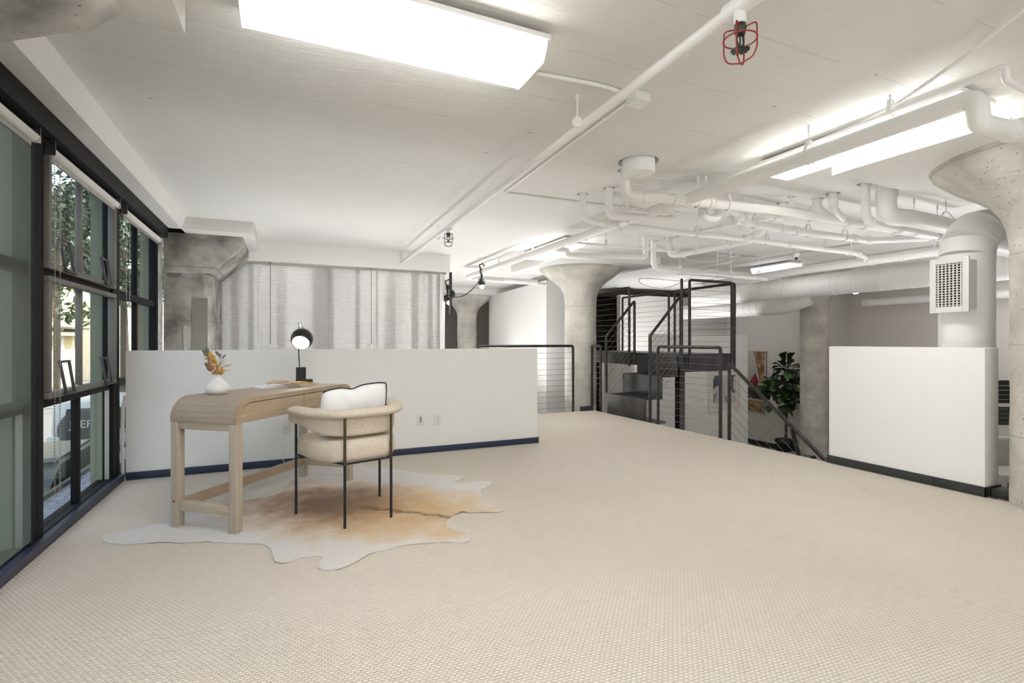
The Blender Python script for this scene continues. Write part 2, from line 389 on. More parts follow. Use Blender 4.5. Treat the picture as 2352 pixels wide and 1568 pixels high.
def carpet_mat():
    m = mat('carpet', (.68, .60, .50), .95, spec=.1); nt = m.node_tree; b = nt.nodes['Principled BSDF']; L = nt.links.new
    tc = nt.nodes.new('ShaderNodeTexCoord'); mp = nt.nodes.new('ShaderNodeMapping')
    mp.inputs['Rotation'].default_value = (0, 0, math.radians(4)); L(tc.outputs['Object'], mp.inputs[0])
    sx = nt.nodes.new('ShaderNodeSeparateXYZ'); L(mp.outputs[0], sx.inputs[0])
    def mth(op, a, bb=None, cc=None):
        n = nt.nodes.new('ShaderNodeMath'); n.operation = op
        for i, v in enumerate((a, bb, cc)):
            if v is None: continue
            if isinstance(v, (int, float)): n.inputs[i].default_value = v
            else: L(v, n.inputs[i])
        return n.outputs[0]
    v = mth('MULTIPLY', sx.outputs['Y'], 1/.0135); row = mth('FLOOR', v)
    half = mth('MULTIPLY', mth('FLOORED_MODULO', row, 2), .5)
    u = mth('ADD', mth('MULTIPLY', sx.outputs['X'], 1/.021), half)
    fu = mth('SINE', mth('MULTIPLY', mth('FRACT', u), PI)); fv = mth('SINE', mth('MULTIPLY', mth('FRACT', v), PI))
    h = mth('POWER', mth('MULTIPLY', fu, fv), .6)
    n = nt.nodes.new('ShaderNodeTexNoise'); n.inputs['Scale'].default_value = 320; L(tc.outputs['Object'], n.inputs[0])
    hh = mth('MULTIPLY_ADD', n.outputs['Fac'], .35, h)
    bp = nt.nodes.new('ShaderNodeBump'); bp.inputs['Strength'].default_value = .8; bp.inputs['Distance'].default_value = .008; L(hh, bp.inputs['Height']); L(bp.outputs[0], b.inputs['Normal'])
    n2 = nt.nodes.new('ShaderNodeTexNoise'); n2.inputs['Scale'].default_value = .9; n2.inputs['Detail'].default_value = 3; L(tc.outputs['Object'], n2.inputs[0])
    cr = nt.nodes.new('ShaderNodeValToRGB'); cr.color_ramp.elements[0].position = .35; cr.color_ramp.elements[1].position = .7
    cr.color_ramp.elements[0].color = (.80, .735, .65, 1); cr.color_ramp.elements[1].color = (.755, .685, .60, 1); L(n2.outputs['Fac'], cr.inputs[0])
    mx = nt.nodes.new('ShaderNodeMixRGB'); mx.blend_type = 'MIX'; mx.inputs[1].default_value = (.55, .475, .385, 1); L(cr.outputs[0], mx.inputs[2])  # shade in the grooves between loops is mixed into the colour
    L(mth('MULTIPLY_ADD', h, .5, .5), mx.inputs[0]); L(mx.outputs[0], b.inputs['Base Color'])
carpet_mat()

def wood_mat(name, c1, c2, axis):
    m = mat(name, c1, .5); nt = m.node_tree; b = nt.nodes['Principled BSDF']; L = nt.links.new
    tc = nt.nodes.new('ShaderNodeTexCoord'); mp = nt.nodes.new('ShaderNodeMapping')
    s = [55, 55, 55]; s[axis] = 2.2; mp.inputs['Scale'].default_value = s; L(tc.outputs['Object'], mp.inputs[0])
    n = nt.nodes.new('ShaderNodeTexNoise'); n.inputs['Scale'].default_value = 1.0; n.inputs['Detail'].default_value = 6; n.inputs['Distortion'].default_value = .6; L(mp.outputs[0], n.inputs[0])
    cr = nt.nodes.new('ShaderNodeValToRGB'); cr.color_ramp.elements[0].position = .3; cr.color_ramp.elements[1].position = .72
    cr.color_ramp.elements[0].color = (*c2, 1); cr.color_ramp.elements[1].color = (*c1, 1); L(n.outputs['Fac'], cr.inputs[0])
    n2 = nt.nodes.new('ShaderNodeTexNoise'); n2.inputs['Scale'].default_value = 5; L(tc.outputs['Object'], n2.inputs[0])
    mx = nt.nodes.new('ShaderNodeMixRGB'); mx.blend_type = 'MULTIPLY'; mx.inputs[0].default_value = .25; L(cr.outputs[0], mx.inputs[1]); L(n2.outputs['Fac'], mx.inputs[2])
    L(mx.outputs[0], b.inputs['Base Color'])
    bp = nt.nodes.new('ShaderNodeBump'); bp.inputs['Strength'].default_value = .15; bp.inputs['Distance'].default_value = .002; L(n.outputs['Fac'], bp.inputs['Height']); L(bp.outputs[0], b.inputs['Normal'])
wood_mat('oak_long', (.50, .385, .26), (.38, .29, .19), 0)
wood_mat('oak_top', (.50, .41, .33), (.37, .30, .24), 1)
wood_mat('oak_leg', (.58, .49, .385), (.42, .355, .28), 2)
wood_mat('oak_short', (.60, .50, .39), (.46, .38, .29), 1)

def fabric_mat():
    m = mat('boucle', (.56, .47, .36), .95, spec=.15); nt = m.node_tree; b = nt.nodes['Principled BSDF']; L = nt.links.new
    tc = nt.nodes.new('ShaderNodeTexCoord'); n = nt.nodes.new('ShaderNodeTexNoise'); n.inputs['Scale'].default_value = 210; n.inputs['Detail'].default_value = 3; L(tc.outputs['Object'], n.inputs[0])
    cr = nt.nodes.new('ShaderNodeValToRGB'); cr.color_ramp.elements[0].position = .35; cr.color_ramp.elements[1].position = .65
    cr.color_ramp.elements[0].color = (.50, .42, .33, 1); cr.color_ramp.elements[1].color = (.72, .64, .54, 1); L(n.outputs['Fac'], cr.inputs[0]); L(cr.outputs[0], b.inputs['Base Color'])
    bp = nt.nodes.new('ShaderNodeBump'); bp.inputs['Strength'].default_value = .5; bp.inputs['Distance'].default_value = .003; L(n.outputs['Fac'], bp.inputs['Height']); L(bp.outputs[0], b.inputs['Normal'])
fabric_mat()

def brick_pave_mat():
    m = mat('brick_pavers', (.30, .31, .34), .9); nt = m.node_tree; b = nt.nodes['Principled BSDF']; L = nt.links.new
    tc = nt.nodes.new('ShaderNodeTexCoord'); br = nt.nodes.new('ShaderNodeTexBrick'); br.inputs['Scale'].default_value = 1
    br.inputs['Brick Width'].default_value = .2; br.inputs['Row Height'].default_value = .1; br.inputs['Mortar Size'].default_value = .008
    br.inputs['Color1'].default_value = (.27, .29, .34, 1); br.inputs['Color2'].default_value = (.36, .38, .42, 1); br.inputs['Mortar'].default_value = (.12, .12, .14, 1)
    L(tc.outputs['Object'], br.inputs[0]); L(br.outputs[0], b.inputs['Base Color'])
brick_pave_mat()

# ================================================================== THE SETTING
CEIL = 2.50; DROP = 2.36; LOW = -1.6; WX = -1.24
EDGE = 4.62
# carpeted mezzanine floor (L-shaped)
mb = MB()
mb.prism([(WX-.1, -4.5), (4.62, -4.5), (4.62, 7.02), (2.57, 7.02), (2.57, 5.12), (WX-.1, 5.12)], 'z', -.26, 0)
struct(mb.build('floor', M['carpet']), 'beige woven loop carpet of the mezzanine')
mb = MB().box(WX-.1, 11.6, -4.6, 17, LOW-.2, LOW)
mat('lower_floor', (.20, .17, .14), .5, noise_mix=((.26, .225, .19), 2, .4, .6))
struct(mb.build('floor_lower', M['lower_floor']), 'brown floor of the lower level')

# ceiling slab with round pipe holes cut out
holes = []
def hole(px, py, r):
    p = pz(px, py, CEIL); holes.append((p, r)); return p
H = {}
H['A'] = hole(1436, 391, .062); H['B'] = hole(1338, 446, .055); H['C'] = hole(1399, 432, .052)
H['CAP'] = hole(1466, 372, .155)
H['L'] = hole(1913, 445, .062); H['M'] = hole(1988, 422, .066); H['N'] = hole(2036, 416, .098)
H['K'] = hole(1877, 457, .055); H['G'] = hole(1538, 547, .06); H['HH'] = hole(1501, 553, .055)
H['J'] = hole(1555, 544, .03); H['O'] = hole(1818, 452, .032); H['Q'] = hole(1797, 466, .055)
me = MB().box(WX-.25, 11.6, -4.6, 17, CEIL, CEIL+.3).build('ceiling', M['ceiling_paint'])
for p, r in holes:
    co = MB().lathe([(CEIL-.1, r), (CEIL+.12, r)], (p.x, p.y, 0), 28).build('cutter', M['ceiling_paint'])
    md = me.modifiers.new('b', 'BOOLEAN'); md.object = co; md.solver = 'EXACT'; md.operation = 'DIFFERENCE'
    dg = bpy.context.evaluated_depsgraph_get()
    nm = bpy.data.meshes.new_from_object(me.evaluated_get(dg)); me.modifiers.clear(); me.data = nm
    bpy.data.objects.remove(co)
struct(me, 'board-marked painted concrete ceiling')
# perimeter beam above the windows
mb = MB().prism([(WX-.2, CEIL), (WX-.2, DROP), (-1.02, DROP), (-.98, CEIL)], 'y', -4.5, 8.2)
struct(mb.build('ceiling_beam', M['ceiling_paint']), 'painted beam along the window wall')
# drop panels around the columns
def drop_panel(x0, x1, y0, y1, lab):
    mb = MB(); n = 14
    pts = []
    def jit(): return random.uniform(-.008, .008)
    for k in range(n): pts.append((x0+(x1-x0)*k/n, y0+jit()))
    for k in range(n): pts.append((x1+jit(), y0+(y1-y0)*k/n))
    for k in range(n): pts.append((x1-(x1-x0)*k/n, y1+jit()))
    for k in range(n): pts.append((x0+jit(), y1-(y1-y0)*k/n))
    mb.prism(pts, 'z', DROP, CEIL+.01)
    return struct(mb.build('ceiling_drop_panel', M['ceiling_paint'], bevel=.006), lab)
drop_panel(3.76, 5.64, 6.60, 8.42, 'square drop panel over the round column at the carpet edge')
drop_panel(3.74, 5.66, .66, 2.50, 'square drop panel over the near right column')
drop_panel(WX-.1, -.36, .70, 2.42, 'drop panel at the top left over the near corner column')
drop_panel(WX-.1, -.31, 6.60, 8.42, 'drop panel over the rectangular rear left column')
drop_panel(3.76, 5.64, 12.4, 14.3, 'far drop panel')
drop_panel(9.7, 11.5, 6.6, 8.4, 'drop panel over the far right column')

# outer walls
struct(MB().box(WX-.12, WX+.005, 6.43, 6.84, -.02, DROP).build('trim_return', M['concrete_grey']), 'concrete return between last window and corner column')
struct(MB().box(11.4, 11.6, -4.6, 17, LOW, CEIL).build('wall_right', M['taupe_wall']), 'taupe far right wall of the lower level')
struct(MB().box(WX-.1, 11.6, 17, 17.2, LOW, CEIL).build('wall_back', M['taupe_wall']), 'taupe far end wall')
struct(MB().box(WX-.2, 11.6, -4.8, -4.6, LOW, .3).box(WX-.2, 11.6, -4.8, -4.6, 2.3, CEIL+.3).box(WX-.2, WX+.4, -4.8, -4.6, .3, 2.3).box(4.4, 11.6, -4.8, -4.6, .3, 2.3).build('wall_front', M['white_wall']), 'white wall behind the viewer with an added window opening')
wf = bpy.data.objects.new('window_0', None); COL.objects.link(wf); wf.location = (1.8, -4.7, .3); struct(wf, 'wide window added behind the viewer for daylight')  # unseen window added to let more daylight into the room
for k in range(4): MB().box(WX+.4+1.31*k, WX+.46+1.31*k, -4.75, -4.65, .3, 2.3).build('frame_post', M['black_frame'], wf)
for k in range(4): MB().box(WX+.461+1.31*k, WX+.4+1.31*(k+1)-.001, -4.71, -4.70, .3, 2.3).build('pane', M['window_glass'], wf)
struct(MB().box(WX-.2, WX-.02, 8.2, 8.5, LOW, CEIL).box(WX-.2, WX-.02, 11.4, 17.2, LOW, CEIL).box(WX-.2, WX-.02, 8.5, 11.4, LOW, .1).box(WX-.2, WX-.02, 8.5, 11.4, 2.2, CEIL).build('wall_left', M['white_wall']), 'white wall beyond the windows')  # opening added to bring daylight in behind the partition
struct(MB().box(WX-.12, WX, -4.6, 8.2, LOW, -.02).build('wall_below_windows', M['concrete_grey']), 'concrete upstand below the windows')
# half walls
H1Y = 5.03
struct(MB().box(-1.16, 2.57, H1Y, H1Y+.12, -.26, 1.045).build('wall_half_left', M['white_wall'], bevel=.004), 'white half wall behind the desk')
struct(MB().box(4.61, 4.80, 1.95, 3.10, LOW, 1.075).build('wall_half_right', M['white_wall'], bevel=.004), 'white half wall at the right')
# baseboards
struct(MB().box(-1.155, 2.58, H1Y-.012, H1Y-.0005, 0, .062).box(2.5705, 2.582, H1Y-.012, H1Y+.12, 0, .062).build('baseboard_left', M['navy_rubber'], bevel=.002), 'navy rubber baseboard along the left half wall')
mb = MB().box(4.598, 4.6095, 2.26, 3.112, .001, .072).box(4.598, 4.6095, 1.938, 2.256, .001, .072).box(4.598, 4.812, 1.938, 1.9495, .001, .072)
struct(mb.build('baseboard_right', M['black_rubber'], bevel=.002), 'black rubber baseboard along the right half wall')
struct(MB().box(-1.2395, -1.165, -4.5, 5.02, 0.0005, .055).build('baseboard_window', M['navy_rubber'], bevel=.004), 'navy kerb at the foot of the windows')
struct(MB().box(11.385, 11.399, 5, 17, LOW, LOW+.12).build('baseboard_far', M['black_rubber']), 'black baseboard of the far wall')

# translucent partition
PY = 7.96
struct(MB().box(-.95, 2.44, 7.86, 8.10, 2.235, CEIL).build('wall_bulkhead', M['white_wall'], bevel=.003), 'white bulkhead over the translucent partition')
tp = thing('translucent_partition', 'ribbed translucent partition screen behind the half wall, between concrete column and track lamps', 'partition', (.8, PY, LOW))
xs = [pY(x, 700, PY).x for x in (486, 596, 757, 866, 1009)]
for i in range(4):
    mbp = MB().box(xs[i]+.004, xs[i+1]-.004, PY, PY+.012, LOW+.01, 2.215)
    mbp.build('panel', M['polycarbonate'], tp)
mb = MB().box(-.93, 2.41, PY-.02, PY+.03, 2.205, 2.235)
mb.build('top_rail', M['alu'], tp)
for x in xs: MB().box(x-.006, x+.006, PY-.006, PY+.02, LOW, 2.205).build('joint_strip', M['alu'] if x != xs[1] else M['plastic_white'], tp)
MB().box(xs[-1]+.006, xs[-1]+.05, PY-.01, PY+.2, LOW, 2.205).build('end_post', M['white_paint'], tp)
for px in (621, 853):
    p = pY(px, 620, PY-.06)
    q = pY(px, 790, PY-.06)
    o = thing('pull_cord', 'thin blind cord hanging before the %s of the translucent partition' % ('left panels' if px == 621 else 'right panels'), 'cord', (q.x, q.y, q.z-.04))
    MB().tube([(p.x, p.y, 2.23), (q.x, q.y, q.z)], .0035, 6).build('string', M['charcoal'], o)
    MB().lathe([(q.z-.05, .02), (q.z, .005)], (q.x, q.y, 0), 12).build('toggle', M['plastic_white'], o)
    MB().box(q.x-.012, q.x+.012, PY-.075, PY-.0005, 2.20, 2.205).build('bracket', M['alu'], o)
# what shimmers through it: a room with studs, window blinds and a back wall
struct(MB().box(-1.2, 2.6, 11.6, 11.8, LOW, CEIL).box(2.36, 2.435, 8.12, 11.6, LOW, CEIL).build('wall_inner', M['white_wall']), 'white wall of the room behind the translucent partition')
for i, (x, wd, c) in enumerate(((-.62, .10, 'white_paint'), (-.42, .07, 'charcoal'), (-.02, .12, 'white_paint'), (.55, .3, 'white_paint'), (1.05, .06, 'charcoal'), (1.55, .16, 'white_paint'), (1.95, .10, 'dark_brown'), (2.2, .08, 'white_paint'))):
    struct(MB().box(x-wd/2, x+wd/2, 8.16, 8.22, LOW, 2.4).build('trim_%d' % (i+1), M[c]), 'upright stud behind the translucent partition')

# round columns
PROF = [(LOW, .268), (1.78, .268), (1.90, .282), (1.99, .315), (2.07, .37), (2.14, .455), (2.20, .545), (2.27, .63), (2.325, .69), (2.362, .705)]
def column(x, y, lab, seg=48):
    mb = MB(); prof = []
    for (z0, r0), (z1, r1) in zip(PROF, PROF[1:]):
        n = 24 if z1-z0 > 1 else 2
        prof += [(z0+(z1-z0)*k/n, r0+(r1-r0)*k/n) for k in range(n)]
    prof.append(PROF[-1])
    mb.lathe(prof, (x, y, 0), seg)
    for v in mb.v:
        if LOW < v.z < 2.35:
            d = noise.noise(Vector(v)*3.3)*.006+noise.noise(Vector(v)*14)*.003
            n_ = Vector((v.x-x, v.y-y, 0)); n_.normalize(); v += n_*d
    o = mb.build('concrete_column', M['concrete_round'], smooth=True)
    return tag(o, lab, 'column')
column(4.66, 7.5, 'round concrete column with flared capital standing at the far carpet edge beside the stairs')
column(4.74, 1.58, 'nearest round concrete column, cut by the right edge of the photo')
column(4.62, 13.3, 'most distant round concrete column, left of the tall white wall')
column(10.65, 7.5, 'round concrete column against the taupe wall beside the fig tree')

# rectangular corner columns
def corner_column(yc, lab, det=True):
    t = thing('corner_column', lab, 'column', (WX+.2, yc, LOW))
    y0, y1 = yc-.65, yc+.65
    if not det:
        MB().box(WX-.1, -.95, y0, 1.80, LOW, 2.05).build('shaft', M['concrete_grey'], t, bevel=.006)
        MB().prism([(WX-.1, 2.0501), (-.95, 2.0501), (-.60, 2.20), (-.52, 2.28), (-.52, 2.359), (WX-.1, 2.359)], 'y', y0, 2.22).build('capital', M['concrete_grey'], t, bevel=.02)
        return t
    MB().prism([(WX+.01, y0), (-.84, y0), (-.765, y0+.07), (-.765, y1-.07), (-.84, y1), (WX+.01, y1)], 'z', LOW, 1.90).build('shaft', M['concrete_grey'], t, bevel=.006)
    mb = MB(); prof = [(WX+.01, 1.9001), (-.84, 1.9001), (-.765, 1.93), (-.47, 2.20), (-.43, 2.27), (-.43, 2.359), (WX+.01, 2.359)]
    mb.prism(prof, 'y', y0-.015, y1+.015)
    mb.build('capital', M['concrete_grey'], t, bevel=.012)
    if det:
        # recessed niche frame, patched groove and round stain
        MB().box(-.955, -.80, y0-.006, y0+.01, .6, 1.62).build('niche', mat('concrete_dark', (.22, .21, .19), .9), t)
        MB().prism([(-1.03, .75), (-1.0, .75), (-.995, 1.30), (-1.04, 1.31)], 'y', y0-.01, y0+.002).build('patch', mat('patch_plaster', (.42, .41, .38), .9), t)
        MB().lathe([(y0-.004, .085), (y0+.002, .09)], (-1.13, 0, 1.93), 24, axis='y').build('pipe_stub', mat('concrete_ring', (.17, .165, .15), .9), t)
    return t
corner_column(7.5, 'rectangular stained concrete column with slanted capital behind the half wall by the windows')
corner_column(1.6, 'nearest concrete corner column capital at the top left corner of the photo', False)

# ------------------------------------------------------------------ windows
mul = [-3.73, -2.28, -.83, .62, 2.07, 3.52, 4.95, 6.43]
def window(i, y0, y1, operable):
    t = bpy.data.objects.new('window_%d' % i, None); COL.objects.link(t); t.location = (WX, (y0+y1)/2, 0)
    struct(t, 'black framed window bay %d along the left wall' % i)
    a, b = y0+.09, y1-.09; m = (a+b)/2; F = M['black_frame']
    MB().box(-1.268, -1.20, y0-.01, y0+.089, -.02, 2.22).build('frame_post', F, t, bevel=.004)
    MB().box(-1.268, -1.20, y1-.089, y1-.011, -.02, 2.22).build('frame_post', F, t, bevel=.004)
    MB().box(-1.30, -1.20, y0-.01, y1-.011, 2.2201, 2.24).build('frame_head', F, t)
    MB().box(-1.30, -1.21, a, b, -.02, .06).build('frame_sill', F, t)
    zs = (.78, 1.505)
    for z in zs: MB().box(-1.268, -1.215, a, b, z-.03, z+.03).build('transom', F, t, bevel=.003)
    MB().box(-1.266, -1.225, m-.022, m+.022, .06, .749).build('muntin', F, t, bevel=.003)
    if not operable:
        MB().box(-1.266, -1.225, m-.022, m+.022, .811, 1.474).build('muntin', F, t, bevel=.003)
        MB().box(-1.266, -1.225, m-.022, m+.022, 1.536, 2.2199).build('muntin', F, t, bevel=.003)
    for (z0, z1) in ((.06, .75), (.81, 1.475), (1.535, 2.2199)):
        for (c, d) in ((a, m-.0225), (m+.0225, b)):
            MB().box(-1.260, -1.255, c, d, z0, z1).build('pane', M['window_glass'], t)
    # slim aluminium beads catch the daylight on the jambs
    for y in (a+.006, b-.006): MB().box(-1.25, -1.222, y-.0055, y+.0055, .061, .748).build('bead', M['alu'], t)
    if operable:
        A = mat('sash_alu', (.15, .14, .13), .45, metal=.3) if 'sash_alu' not in M else M['sash_alu']
        for (z0, z1) in ((.80, 1.485), (1.525, 2.20)):
            fr = MB()
            fr.box(-1.225, -1.175, a+.005, b-.005, z0, z0+.035).box(-1.225, -1.175, a+.005, b-.005, z1-.03, z1)
            fr.box(-1.225, -1.175, a+.005, a+.035, z0+.035, z1-.03).box(-1.225, -1.175, b-.035, b-.005, z0+.035, z1-.03)
            fr.box(-1.245, -1.212, m-.016, m+.016, z0+.035, z1-.03)
            s = fr.build('sash', A, t, bevel=.003)
            for yy in (a+.22, b-.28):
                hk = MB()
                for dy in (0, .13): hk.beam((-1.17, yy+dy, z0+.012), (-1.20, yy+dy+(.012 if dy else -.0), z0+.20), .012, .022, (0, 1, 0))
                hk.beam((-1.20, yy-.01, z0+.20), (-1.20, yy+.15, z0+.20), .016, .014)
                hk.beam((-1.165, yy-.02, z0+.012), (-1.165, yy+.15, z0+.012), .016, .016)
                hk.build('window_stay', M['charcoal'], s, bevel=.002)
    MB().box(-1.345, -1.27, y1-.075, y1+.02, -.6, 2.45).build('outer_fin', M['fin_olive'], t)
    return t
for i in range(7): window(i+1, mul[i], mul[i+1], i == 5)
struct(MB().box(-1.32, -1.14, -4.5, 6.58, 2.241, 2.3595).build('trim_header', M['black_frame'], bevel=.004), 'black steel header above the windows')
for i in range(4, 7):
    a, b = mul[i]+(.19 if i == 4 else .10), mul[i+1]-.10
    nm_ = {3: 'bay beside the viewer', 4: 'window bay at the left edge', 5: 'openable window bay', 6: 'last window bay before the column'}[i]
    t = thing('roller_shade', 'white roller shade rolled up over the '+nm_, 'shade', (-1.17, (a+b)/2, 2.15), group=None)
    MB().prism([(-1.168, 2.19), (-1.205, 2.19)]+[(-1.1865+.034*math.cos(k*PI/10), 2.187-.034*math.sin(k*PI/10)) for k in range(10, -1, -1)][::-1], 'y', a, b).build('roll', M['screen_white'], t, smooth=True)
    MB().box(-1.19, -1.18, a+.02, b-.02, 2.128, 2.152).build('hem_bar', M['alu'], t)
    for y in (a-.006, b+.002): MB().box(-1.215, -1.15, y, y+.004, 2.15, 2.2405).build('bracket', M['chrome'], t)
    ch = MB()
    zlow = .25 if i == 5 else 1.0
    for dx in (-.006, .012):
        z = 2.16
        while z > zlow:
            ch.ball((-1.16+dx, a+.035+dx, z), .0042, 5, 4); z -= .013
    ch.build('bead_chain', M['chrome'], t)
sc = MB().box(-1.1865, -1.1845, mul[4]+.13, mul[5]-.11, .09, 2.128).build('fabric', M['sheer_screen'], [o for o in bpy.data.objects if o.name.startswith('roller_shade') and o.get('label', '').endswith('left edge')][0])
for o in bpy.data.objects:
    if o.name.startswith('roller_shade') and o.get('label', '').endswith('left edge'): o['label'] = 'sheer grey roller shade lowered over the window bay at the left edge'

# ------------------------------------------------------------------ things: lights
mat('lens_soft', (.9, .88, .82), .4, emit=((1.0, .985, .965), LENS_POWER*.4))
def wrap_light(x0, x1, y0, y1, lab, along, lm='lens'):
    """fluorescent wraparound fixture, long axis 'x' or 'y'; lens bottom at z=2.37"""
    cx, cy = (x0+x1)/2, (y0+y1)/2
    t = thing('ceiling_light', lab, 'ceiling light', (cx, cy, 2.37))
    def pr(mb, prof, a, b): return mb.prism(prof, along if along == 'x' else 'y', a, b)
    if along == 'x': c, h, a, b = cy, (y1-y0)/2, x0, x1
    else: c, h, a, b = cx, (x1-x0)/2, y0, y1
    pr(MB(), [(c-h*.55, 2.4995), (c+h*.55, 2.4995), (c+h*.55, 2.476), (c-h*.55, 2.476)], a+.02, b-.02).build('housing', M['white_paint'], t)
    lens = [(c-h, 2.452), (c-h, 2.442), (c-h*.80, 2.375), (c-h*.1, 2.37), (c+h*.1, 2.37), (c+h*.80, 2.375), (c+h, 2.442), (c+h, 2.452)]
    pr(MB(), [(c-h-.018, 2.475), (c+h+.018, 2.475), (c+h+.018, 2.453), (c-h-.018, 2.453)], a-.01, b+.01).build('pan', M['white_paint'], t)
    pr(MB(), lens, a+.012, b-.012).build('lens', M[lm], t)
    cap = [(c-h-.003, 2.452), (c-h-.003, 2.43), (c-h*.80, 2.372), (c+h*.80, 2.372), (c+h+.003, 2.43), (c+h+.003, 2.452)]
    pr(MB(), cap, a, a+.0119).build('end_cap', mat('end_cap', (.85, .83, .78), .4, emit=((1, .93, .8), .6)) if 'end_cap' not in M else M['end_cap'], t)
    pr(MB(), cap, b-.0119, b).build('end_cap', M['end_cap'], t)
    return t
wrap_light(-.15, 1.07, 2.00, 2.33, 'large lit fluorescent wraparound fixture on the ceiling nearest the viewer', 'x')
wrap_light(3.30, 3.62, 1.50, 2.74, 'lit fluorescent fixture beside the near right drop panel, half behind the thick white pipe', 'y')
wrap_light(3.36, 3.66, 5.75, 7.0, 'lit fluorescent fixture beside the drop panel of the far carpet edge column', 'y')
wrap_light(7.85, 8.15, 5.95, 6.75, 'distant lit fluorescent fixture seen above the big spiral duct', 'y', 'lens_soft')
for (x, y, lab) in ((-.1, -1.2, 'behind the viewer on the window side'), (2.4, -3.2, 'farthest behind the viewer'), (-.1, -2.9, 'far behind the viewer by the windows'), (-.95, .25, 'just above and left of the viewer')):  # fixtures added out of view as fill for the room
    wrap_light(x, x+1.22, y, y+.33, 'added fluorescent fill fixture '+lab, 'x')
wrap_light(.9, 2.12, 8.36, 8.69, 'added fluorescent fill fixture in the room behind the translucent partition, inner one', 'x')  # this pair is added, hidden by the bulkhead, to brighten the panels
wrap_light(-.8, .42, 8.36, 8.69, 'added fluorescent fill fixture in the room behind the translucent partition, by the windows', 'x')
wrap_light(9.9, 10.2, 2.6, 3.8, 'added fluorescent fill fixture over the lower level near the far wall', 'y')  # added outside the frame to brighten the lower level
wrap_light(2.9, 3.2, 12.6, 13.8, 'added fluorescent fill fixture near the most distant column', 'y')  # added out of view to light the far end

# uplighting fill lamps added out of view to brighten ceiling and lower level
def fill_uplight(x, y, z0, h, lab, pw=1.0):
    t = thing('fill_lamp', lab, 'lamp', (x, y, z0))
    MB().lathe([(z0+.0005, .16), (z0+.02, .15)], (x, y, 0), 24).build('base', M['black_matte'], t)
    MB().tube([(x, y, z0+.02), (x, y, z0+h-.1)], .014, 10).build('pole', M['black_matte'], t)
    MB().lathe([(z0+h-.1, .05), (z0+h-.03, .22), (z0+h, .26)], (x, y, 0), 28).build('shade', M['white_paint'], t, smooth=True)
    MB().lathe([(z0+h+.0005, .245), (z0+h+.006, .24)], (x, y, 0), 28).build('bulb', M['fill_uplight'] if pw == 1 else M['fill_uplight_soft'], t)
mat('fill_uplight', (1, .97, .92), .4, emit=((1, .985, .985), FILL_POWER)); mat('fill_uplight_soft', (1, .97, .92), .4, emit=((1, .985, .985), FILL_POWER*.5))
fill_uplight(.0, 6.3, LOW, 1.7, 'added uplighting fill lamp below and behind the left half wall, by the windows', .5)
fill_uplight(1.9, 6.3, LOW, 1.7, 'added uplighting fill lamp below and behind the left half wall, inner one', .5)
fill_uplight(6.3, 3.2, LOW, 1.9, 'added uplighting fill lamp behind the right half wall', .5)
fill_uplight(6.2, 4.3, LOW, 1.0, 'short added uplighting fill lamp beside the descending stairs', .5)
fill_uplight(3.6, 8.6, LOW, 1.6, 'added uplighting fill lamp before the round column, below')
fill_uplight(3.95, 10.8, LOW, 1.7, 'added uplighting fill lamp before the tall white wall', .5)
fill_uplight(9.9, 3.0, LOW, 1.9, 'added uplighting fill lamp by the far wall, right of the frame')
fill_uplight(1.0, 10.2, LOW, 1.9, 'added uplighting fill lamp behind the translucent partition')
fill_uplight(8.2, 9.3, LOW, 1.9, 'added uplighting fill lamp beyond the white partition')
fill_uplight(-.4, -1.4, 0, 1.5, 'added uplighting fill lamp behind the viewer on the window side')
fill_uplight(3.6, -1.8, 0, 1.5, 'added uplighting fill lamp behind the viewer on the inner side')
